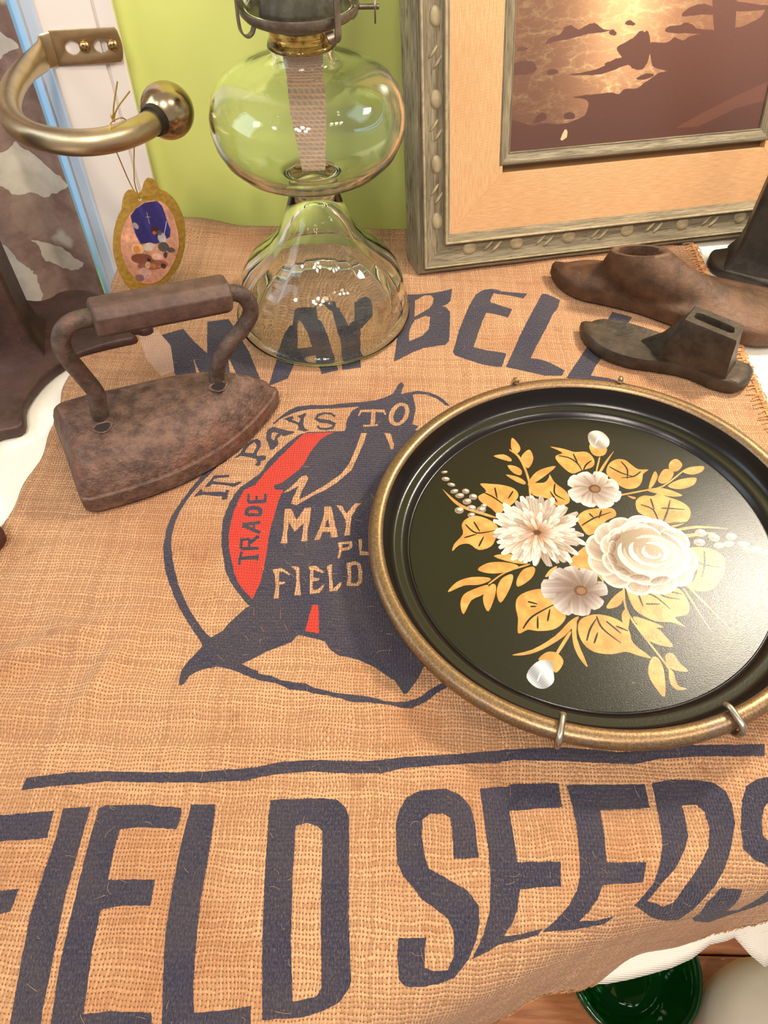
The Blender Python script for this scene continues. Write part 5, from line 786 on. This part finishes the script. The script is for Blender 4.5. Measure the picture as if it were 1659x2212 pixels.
for (a, b) in ((.0250, -.0115), (.0150 + .0905, -.0080)):
    vv, ff = lathe([(.0066, -.0005), (.0070, .0003), (.0062, .0008), (.0052, .0004), (.0046, -.0012), (.0004, -.0014)], 18, fn=lambda r, z, t: r * (1 + .12 * math.sin(3 * t)))
    obj('socket_rim', [ir(a + p[0], b + p[1] * .75, .0386 + p[2]) for p in vv], ff, M_IRON, iron)
    obj('socket', *tube([ir(a, b, .0378), ir(a, b, .0389)], .0046, 14), M_HOLE, iron)

# ------------------------------------------------------------------ oil lamp
LC = np.array([-.0551, .5165, .0058])
lamp = empty('oil_lamp', LC, 'clear glass oil lamp with ribbed flared foot, cotton wick and dark metal burner', 'oil lamp')
TILT = Matrix.Rotation(-.021, 3, 'Y'); TM = np.array(TILT)
def lp(v): return np.array(v) @ TM.T + LC
def lobj(name, v, f, mat, **k): return obj(name, [lp(p) for p in v], f, mat, lamp, **k)
inner = [(.0006, .1000), (.0050, .0990), (.0090, .0960), (.0140, .0895), (.0205, .0800), (.0255, .0700), (.0330, .0605), (.0425, .0528), (.0525, .0445), (.0590, .0350), (.0620, .0250), (.0632, .0150), (.0636, .0090), (.0640, .0030), (.0650, .0004)]
outer = [(.0690, .0), (.0718, .0008), (.0730, .0030), (.0728, .0055), (.0712, .0074), (.0694, .0088), (.0690, .0120), (.0684, .0200), (.0668, .0300), (.0632, .0400), (.0570, .0490), (.0478, .0565), (.0385, .0640), (.0302, .0750), (.0250, .0860), (.0210, .0970), (.0180, .1065), (.0170, .1130), (.0176, .1165)]
font = [(.0240, .1178), (.0330, .1196), (.0430, .1232), (.0535, .1292), (.0610, .1370), (.0652, .1460), (.0667, .1555), (.0660, .1640), (.0628, .1730), (.0570, .1805), (.0485, .1860), (.0380, .1892), (.0275, .1910), (.0218, .1925), (.0201, .1955), (.0198, .1985), (.0212, .2002), (.0222, .2020), (.0214, .2040), (.0182, .2050), (.0180, .2100)]
cavity = [(.0160, .2100), (.0162, .1960), (.0185, .1905), (.0270, .1885), (.0375, .1864), (.0470, .1832), (.0548, .1785), (.0602, .1718), (.0632, .1635), (.0639, .1555), (.0624, .1468), (.0580, .1385), (.0505, .1312), (.0410, .1260), (.0300, .1228), (.0160, .1212), (.0006, .1208)]
prof = [(p, 'i') for p in inner] + [(p, 'o') for p in outer + font] + [(p, 'c') for p in cavity]
vs = []; fs = []; NL = 192
for (r, z), t in prof:
    for k in range(NL):
        a = 2 * math.pi * k / NL; rr_ = r
        if t == 'i':
            win_ = np.clip((z - .016) / .010, 0, 1) * np.clip((.082 - z) / .045, 0, 1) ** 1.3; rr_ = r - .0007 * r / .05 * win_ * (abs(math.sin(12 * a)) ** .7)
            if z < .003: rr_ = r
        vs.append((rr_ * math.cos(a), rr_ * math.sin(a), z))
for i in range(len(prof) - 1):
    for k in range(NL): l = (k + 1) % NL; fs.append((i * NL + k, i * NL + l, (i + 1) * NL + l, (i + 1) * NL + k))
fs.append(tuple(range(NL))[::-1]); fs.append(tuple((len(prof) - 1) * NL + k for k in range(NL)))
M = Mat('clear_glass'); gn_ = M.n('ShaderNodeBsdfGlass'); gn_.inputs['Color'].default_value = (*lin((.99, .998, .985)), 1); gn_.inputs['Roughness'].default_value = 0.0; gn_.inputs['IOR'].default_value = 1.46; M.l(gn_.outputs[0], M.nt.nodes['Material Output'].inputs['Surface']); M.nt.nodes.remove(M.b); M_GLASS = M.m
gl = lobj('glass_body', vs, fs, M_GLASS, sharp=180)
M = Mat('cotton_wick'); v = M.uv(); w1 = M.n('ShaderNodeTexWave', wave_type='BANDS', bands_direction='DIAGONAL'); w1.inputs['Scale'].default_value = 160; w1.inputs['Distortion'].default_value = 3; w1.inputs['Detail Scale'].default_value = 200; M.l(v, w1.inputs[0]); w2 = M.n('ShaderNodeTexWave', bands_direction='Y'); w2.inputs['Scale'].default_value = 110; M.l(v, w2.inputs[0])
hh = M.math('MULTIPLY', w1.outputs[1], w2.outputs[1]); M.set(M.mix(M.ramp(hh, 0, .6), lin((.93, .74, .62)), lin((.99, .90, .82))), .9); M.bump(hh, .0006, .8); M_WICK = M.m
n = 36; vs = []; uvw = []
for i in range(n):
    t = i / (n - 1); z = .210 - t * .0865; y = .004 * math.sin(t * 3.4) - .002; hw = .0122 - .0040 * max(0, t - .55) / .45; tw = .10 * t
    for (x_, d_) in ((-1, -.0008), (-.33, -.0011), (.33, -.0011), (1, -.0008), (1, .0008), (.33, .0011), (-.33, .0011), (-1, .0008)):
        vs.append((x_ * hw * math.cos(tw) + .002 * t * t, y + d_ + x_ * hw * math.sin(tw) * .5 - .004 * t * t, z)); uvw.append((x_ * hw + (.05 if d_ > 0 else 0), z))
fs = [(i * 8 + k, i * 8 + (k + 1) % 8, (i + 1) * 8 + (k + 1) % 8, (i + 1) * 8 + k) for i in range(n - 1) for k in range(8)] + [tuple(range(8))[::-1], tuple((n - 1) * 8 + k for k in range(8))]
lobj('wick', vs, fs, M_WICK, uv=uvw)
M = Mat('tarnished_brass'); v = M.obj(); a = M.noise(v, 130, 5, .65); b = M.noise(v, 45, 3)
c = M.mix(M.ramp(a, .42, .66), lin((.84, .70, .38)), lin((.42, .28, .13))); M.set(M.mix(M.math('MULTIPLY', M.ramp(b, .58, .68), .7), c, lin((.55, .18, .08))), .28, .9); M.bump(a, .0003, .4); M_COLL = M.m
cp = [(.0192, .2012)]
for k in range(3): z = .2014 + k * .0036; cp += [(.0194, z), (.0200, z + .0009), (.0202, z + .0018), (.0195, z + .0029)]
cp += [(.0196, .2120), (.0190, .2128), (.0183, .2128), (.0183, .2012)]
v, f = lathe(cp, 48, closed=True); lobj('collar', v, f, M_COLL, sharp=60)
M_BURN = rusty('dark_burner_metal', (.34, .30, .255), (.50, .455, .40), (.40, .32, .24), 120, .38, .6, .0003)
bp = [(.0150, .2165), (.0195, .2168), (.0200, .2182), (.0225, .2192), (.0290, .2205), (.0340, .2228), (.0362, .2252), (.0372, .2285), (.0368, .2296), (.0358, .2286), (.0342, .2262), (.0300, .2240), (.0245, .2236), (.0235, .2300), (.0215, .2420), (.0190, .2500), (.0150, .2540), (.0020, .2545), (.0015, .2165)]
bp = [(r, z - .0047) for r, z in bp]
v, f = lathe(bp, 64, closed=True); lobj('burner', v, f, M_BURN, sharp=50)
for a in (208, 311, 28, 131):
    a = math.radians(a); dv = np.array([math.cos(a), math.sin(a), 0]); 
    pts = [dv * .0300 + ZZ * .2205, dv * .0318 + ZZ * .2172, dv * .0352 + ZZ * .2158, dv * .0383 + ZZ * .2185, dv * .0392 + ZZ * .2240, dv * .0390 + ZZ * .2330, dv * .0386 + ZZ * .2450, dv * .0384 + ZZ * .2550]
    P = spline([p - ZZ * .0047 for p in pts], 5); sd = np.array([-dv[1], dv[0], 0]); rg = []
    for i, p in enumerate(P):
        t = P[min(i + 1, len(P) - 1)] - P[max(i - 1, 0)]; t /= np.linalg.norm(t); nn = np.cross(t, sd); w_ = .0027 - .0009 * (i / len(P)); rg.append([p + sd * w_ + nn * .0005, p - sd * w_ + nn * .0005, p - sd * w_ - nn * .0005, p + sd * w_ - nn * .0005])
    v, f = loft(rg); lobj('prong', v, f, M_BURN, sharp=50)
ka = math.radians(2); kd = np.array([math.cos(ka), math.sin(ka), 0]); k0 = kd * .034 + ZZ * .2215
v, f = tube([k0, kd * .0492 + ZZ * .2215], .0016, 12); lobj('wick_shaft', v, f, M_BURN)
v, f = tube([kd * .0462 + ZZ * .2215, kd * .0472 + ZZ * .2215], .0088, 40); lobj('wick_wheel', v, f, M_BURN, sharp=50)
ch = [(r, z - .0047) for r, z in [(.0335, .2282), (.0335, .2400), (.0325, .2450), (.0318, .2560), (.0330, .2800), (.0360, .3100), (.0370, .3300), (.0350, .3550), (.0300, .3850), (.0255, .4150), (.0240, .4400)]]
v, f = lathe(ch + [(r - .0016, z) for r, z in ch[::-1]], 96, closed=True); lobj('chimney', v, f, M_GLASS, sharp=60)

# ------------------------------------------------------------------ shoe lasts
M_RUSTL = rusty('brown_rusty_last', (.25, .17, .115), (.385, .275, .195), (.43, .29, .19), 55, .6, .25, .0010)
M_DARKL = rusty('dark_iron_last', (.19, .165, .14), (.30, .26, .22), (.33, .26, .20), 70, .48, .45, .0006)
def g2(px, z=0.0): return [tuple(at(x, y, z)[:2]) for x, y in px]
def smooth2(P, k=5): return np.array([p[:2] for p in spline([(a, b, 0) for a, b in P], k, True)])
def resamp(P, n=72):
    P = np.vstack([P, P[:1]]); d = np.r_[0, np.cumsum(np.linalg.norm(np.diff(P, axis=0), axis=1))]; t = np.linspace(0, d[-1], n, endpoint=False); return np.c_[np.interp(t, d, P[:, 0]), np.interp(t, d, P[:, 1])]
def match(P, c, n):
    """resample an outline by angle about c so that rings can be joined"""
    A = np.arctan2(P[:, 1] - c[1], P[:, 0] - c[0]); o = np.argsort(A); A = A[o]; R_ = np.linalg.norm(P - c, axis=1)[o]; t = np.linspace(-math.pi, math.pi, n, endpoint=False)
    r = np.interp(t, np.r_[A[-1] - 2 * math.pi, A, A[0] + 2 * math.pi], np.r_[R_[-1], R_, R_[0]]); return np.c_[c[0] + r * np.cos(t), c[1] + r * np.sin(t)]
Z0 = .0060
foot = g2([(1186, 592), (1205, 622), (1245, 645), (1300, 658), (1380, 678), (1440, 699), (1520, 724), (1600, 744), (1660, 750), (1730, 738), (1775, 705)], Z0) + g2([(1760, 655), (1700, 632), (1640, 620), (1580, 606), (1500, 590), (1420, 577), (1330, 568), (1270, 562), (1215, 568)], Z0 + .012)
foot = resamp(smooth2(foot), 300)
lastA = empty('shoe_last', (*foot.mean(0), Z0), 'large rusty brown iron shoe last with an oval socket, before the framed seascape', 'shoe last')
bc_ = np.array(at(1400, 630, Z0 + .012)); top_z = on_plane(1384, 541, bc_, np.array([0, -1.0, 0]))[2]
tcx = on_plane(1384, 541, bc_, np.array([0, -1.0, 0])); tcx = np.array([tcx[0], bc_[1]])
axd = foot[np.argmax(foot[:, 0])] - foot[np.argmin(foot[:, 0])]; axd /= np.linalg.norm(axd); axp = np.array([-axd[1], axd[0]])
def oval(c, a, b, ax=None):
    ax = axd if ax is None else np.array(ax); pr = np.array([-ax[1], ax[0]]); a0 = math.atan2(ax[1], ax[0])
    return np.array([c + ax * a * math.cos(q - a0) + pr * b * math.sin(q - a0) for q in np.linspace(-math.pi, math.pi, 200, endpoint=False)])
cc = bc_[:2]; fm = match(foot, cc, 200); H_ = top_z - Z0
def lerp(A_, B_, k): return A_ * (1 - k) + B_ * k
tp_ = oval(tcx, .0250, .0095, (.9995, .03)); base_ov = oval(cc + axd * .004, .050, .0200)
def rg_(P, z): return [(p[0], p[1], z) for p in P]
rs = [rg_(lerp(fm, cc[None], .02), Z0), rg_(fm, Z0 + .003), rg_(lerp(fm, cc[None], .004), Z0 + .010), rg_(lerp(fm, cc[None], .03), Z0 + .0135), rg_(lerp(fm, base_ov, .30), Z0 + .0165), rg_(lerp(fm, base_ov, .62), Z0 + .0200), rg_(lerp(fm, base_ov, .88), Z0 + .0250), rg_(lerp(base_ov, tp_, .35), Z0 + .0250 + (H_ - .025) * .35), rg_(lerp(base_ov, tp_, .75), Z0 + .025 + (H_ - .025) * .72), rg_(lerp(base_ov, tp_, .97), top_z - .0015), rg_(tp_ * .97 + tcx * .03, top_z), rg_(lerp(tp_, tcx[None], .22), top_z - .0003), rg_(lerp(tp_, tcx[None], .28), top_z - .003), rg_(lerp(tp_, tcx[None], .45), top_z - .024)]
v, f = loft(rs); obj('sole_and_stem', v, f, M_RUSTL, lastA, sharp=65)
obj('socket_floor', *lathe([(.011, 0), (.0004, .0006)], 20, (tcx[0], tcx[1], top_z - .0235)), plain('socket_rust', (.24, .12, .07), .8, var=.3), lastA)

foot2 = g2([(1250, 712), (1258, 742), (1292, 772), (1350, 794), (1420, 805), (1480, 817), (1540, 842), (1585, 851), (1612, 838), (1619, 812)], Z0) + g2([(1606, 782), (1560, 752), (1500, 738), (1460, 728), (1410, 712), (1350, 694), (1295, 686), (1263, 694)], Z0 + .010)
foot2 = resamp(smooth2(foot2), 300)
lastB = empty('shoe_last', (*foot2.mean(0), Z0), 'small dark iron shoe last with a slotted block stem, behind the painted tray', 'shoe last')
c2_ = foot2.mean(0); fm2 = match(foot2, c2_, 240)
rs = [rg_(lerp(fm2, c2_[None], .03), Z0), rg_(fm2, Z0 + .0025), rg_(lerp(fm2, c2_[None], .005), Z0 + .0075), rg_(lerp(fm2, c2_[None], .05), Z0 + .0102), rg_(lerp(fm2, c2_[None], .16), Z0 + .0100), rg_(lerp(fm2, c2_[None], .50), Z0 + .0088)]
v, f = loft(rs); obj('sole', v, f, M_DARKL, lastB, sharp=50)
zb = Z0 + .0085; b0 = np.array(at(1416, 776, zb)); b1 = np.array(at(1566, 822, zb)); zt = on_plane(1592, 737, b1, np.array([0, -1.0, 0]))[2]; zt = float(np.clip(zt, .03, .07))
t0_, t1_, t2_, t3_ = [np.array(at(x, y, zt)) for x, y in ((1478, 690), (1592, 737), (1607, 702), (1502, 659))]
dq = (t3_ - t0_); b2 = b1 + np.array([*dq[:2] * 1.05, 0]); b3 = b0 + np.array([*dq[:2] * 1.05, 0])
def quad(A_, n=20):
    out_ = []
    for i in range(4):
        for k in range(n): out_.append(A_[i] + (A_[(i + 1) % 4] - A_[i]) * k / n)
    return out_
Bq, Tq = [b0, b1, b2, b3], [t0_, t1_, t2_, t3_]; ct = sum(Tq) / 4
fl_ = [p - ZZ * .004 for p in quad([b0 + (b0 - b1) * .03, b1 + (b1 - b0) * .02, b2 + (b2 - b3) * .02, b3 + (b3 - b2) * .03])]
la = (t1_ - t0_) / np.linalg.norm(t1_ - t0_); lb = dq / np.linalg.norm(dq); hl, hb2 = np.linalg.norm(t1_ - t0_) / 2, np.linalg.norm(dq) / 2
def slot(sa, sb, z):
    o_ = []
    for p in quad(Tq): d_ = p - ct; x_ = np.clip((d_ @ la) / hl, -1, 1); y_ = np.clip((d_ @ lb) / hb2, -1, 1); e_ = max(0, abs(x_) - .72) / .28; o_.append(ct + la * x_ * hl * sa + lb * y_ * hb2 * sb * math.sqrt(max(0, 1 - e_ * e_ * .8)) - ZZ * z)
    return o_
rs = [fl_, quad(Bq), quad([b + (t - b) * .5 - (b - ct) * [.015, .015, 0] for b, t in zip(Bq, Tq)]), quad([b + (t - b) * .96 for b, t in zip(Bq, Tq)]), [ct + (p - ct) * .97 for p in quad(Tq)], slot(.78, .42, .0002), slot(.74, .36, .002), slot(.70, .30, .024)]
v, f = loft(rs); obj('stem', v, f, M_DARKL, lastB, sharp=40)
wp = [t0_ * .5 + t3_ * .5 + (b0 - t0_) * .05 - ZZ * .001, np.array(at(1452, 722, zb + .02)) * .5 + (t0_ + t3_) * .25 , np.array(at(1395, 735, zb + .001))]
tip = np.array(at(1385, 735, zb)); tw_ = np.array([*(-lb[:2] * .0035), 0]); top_ = (t0_ + t3_) / 2 - ZZ * .002; bot_ = (b0 + b3) / 2 - ZZ * .001
mb = MB(); mid_ = (tip + top_) / 2 - ZZ * .006
mb.add([tip - tw_ * .4, mid_ - tw_, top_ - tw_ * 1.5, bot_ - tw_ * 2, tip + tw_ * .4, mid_ + tw_, top_ + tw_ * 1.5, bot_ + tw_ * 2], [(0, 1, 2, 3), (7, 6, 5, 4), (0, 4, 5, 1), (1, 5, 6, 2), (2, 6, 7, 3), (3, 7, 4, 0)]); mb.obj('web', M_DARKL, lastB, sharp=30)

# ------------------------------------------------------------------ cobbler's stands
M_STAND = rusty('dark_rust_stand', (.205, .135, .12), (.30, .205, .18), (.34, .23, .19), 60, .5, .25, .0006)
M_STAND2 = rusty('black_iron_stand', (.16, .145, .13), (.25, .225, .20), (.29, .24, .20), 60, .45, .4, .0005)
def stand(name, label, outline, ctr_, post, hgt, mat, z0, taper=.9, lean=(0, 0)):
    e_ = empty(name, (*ctr_, z0), label, 'shoe stand', 'cobbler stands')
    P = np.array(outline); c = np.array(ctr_); P = np.array([p[:2] for p in spline([(a, b, 0) for a, b in P], 4, True)]); n = len(P)
    k1_, k2_ = offset_poly(P, .0009), offset_poly(P, .0020)
    rs = [rg_(k1_, z0), rg_(P, z0 + .0015), rg_(P, z0 + .0065), rg_(k1_, z0 + .0085), rg_(k2_, z0 + .0095)]; v, f = loft(rs); obj('base', v, f, mat, e_, sharp=50)
    Q = np.array(post); qc = Q.mean(0); rs = []
    for (z, s_) in ((z0 + .004, 1.40), (z0 + .010, 1.28), (z0 + .018, 1.10), (z0 + .032, 1.0), (z0 + hgt * .6, 1 - (1 - taper) * .6), (z0 + hgt - .003, taper), (z0 + hgt, taper - .06)): rs.append([(*(qc + (q - qc) * s_ + np.array(lean) * (z - z0)), z) for q in Q])
    v, f = loft(rs); bevel(obj('post', v, f, mat, e_, sharp=30), .0025, 2, 40)
    return e_
stand('shoe_stand', 'dark brown rusty iron cobbler stand with lobed feet behind the sad iron',
      [(-.262, .369), (-.268, .392), (-.264, .420), (-.252, .442), (-.232, .458), (-.216, .466), (-.2065, .4700), (-.2045, .4745), (-.2095, .4785), (-.2070, .4818), (-.2000, .4805), (-.1945, .4860), (-.1995, .4940), (-.2150, .505), (-.235, .520), (-.258, .5330), (-.272, .5345), (-.284, .5300), (-.289, .5220), (-.297, .5175), (-.312, .519), (-.345, .520), (-.372, .505), (-.385, .48), (-.375, .45), (-.37, .41), (-.36, .375), (-.352, .34), (-.338, .330), (-.325, .338), (-.312, .348), (-.300, .352), (-.296, .342), (-.286, .340), (-.279, .348), (-.2815, .357), (-.276, .3615)], (-.315, .455),
      [(-.2760, .4475), (-.2880, .4860), (-.3270, .4740), (-.3150, .4355)], .20, M_STAND, .0008, .96)
stand('shoe_stand', 'blackened iron cobbler stand beside the framed seascape, its post cut off by the photo edge',
      [(.296, .606), (.3015, .6210), (.3100, .6245), (.3190, .6275), (.3240, .6330), (.3300, .6400), (.345, .6460), (.375, .650), (.392, .640), (.42, .628), (.430, .60), (.415, .578), (.392, .570), (.384, .545), (.368, .530), (.350, .540), (.342, .565), (.322, .580), (.303, .590)], (.35, .60),
      [(.3110, .5930), (.3480, .5760), (.3630, .6100), (.3260, .6270)], .21, M_STAND2, .0008, 1.0)

# ------------------------------------------------------------------ what stands below and at the edge
M = Mat('green_glass'); M.set(lin((.05, .42, .16)), .03); M.b.inputs['Transmission Weight'].default_value = .85; M.b.inputs['IOR'].default_value = 1.5; M_GREEN = M.m
bz = FLOOR + .0; bcn = np.array(at(1368, 2084, bz + .095)); bR = float(np.linalg.norm(np.array(at(1511, 2084, bz + .095)) - bcn))
gb = empty('glass_bowl', (bcn[0], bcn[1], bz), 'dark green glass bowl standing on the floor below the table edge', 'bowl')
bo = [(.0006, .004), (bR * .50, .004), (bR * .55, .0), (bR * .62, .004), (bR * .80, .030), (bR * .93, .065), (bR * .985, .090), (bR, .096), (bR * .99, .1005), (bR * .95, .1020), (bR * .90, .1000), (bR * .865, .0930), (bR * .82, .070), (bR * .70, .036), (bR * .50, .016), (.0006, .013)]
v, f = lathe(bo, 72, bcn[:2].tolist() + [bz]); obj('bowl', v, f, M_GREEN, gb, sharp=60)
M_CER = plain('white_glaze', (.86, .82, .76), .35, var=.02)
pc = np.array(at(1600, 2230, FLOOR + .10)); jr = .085
jar = empty('ceramic_pot', (pc[0] + .045, pc[1] - .01, FLOOR), 'rounded cream white pot on the floor, right of the green bowl', 'pot')
jp = [(.0006, .002), (jr * .62, .0), (jr * .70, .006), (jr * .95, .05), (jr, .085), (jr * .93, .120), (jr * .74, .146), (jr * .48, .160), (jr * .44, .164), (jr * .40, .160), (jr * .42, .152), (.0006, .150)]
v, f = lathe(jp, 56, (pc[0] + .045, pc[1] - .01, FLOOR)); obj('body', v, f, M_CER, jar)
v, f = lathe([(.0006, .158), (jr * .36, .158), (jr * .38, .163), (jr * .2, .172), (.008, .176), (.011, .186), (.0006, .190)], 40, (pc[0] + .045, pc[1] - .01, FLOOR)); obj('lid', v, f, M_CER, jar)
kx_, ky_ = at(-6, 1172, .012)[:2]
kn_ = empty('iron_knob', (kx_ - .012, ky_, .002), 'reddish brown lump of rusty iron at the left edge below the sad iron', 'iron piece')
v, f = lathe([(.0006, .0), (.010, .0005), (.0145, .007), (.0150, .013), (.012, .0195), (.006, .0235), (.0006, .0245)], 28, (kx_ - .012, ky_, .0022), fn=lambda r, z, a: r * (1 + .10 * math.sin(3 * a) + .05 * math.sin(7 * a))); obj('lump', v, f, rusty('red_rust', (.26, .13, .10), (.38, .20, .16), (.42, .23, .17), 90), kn_)
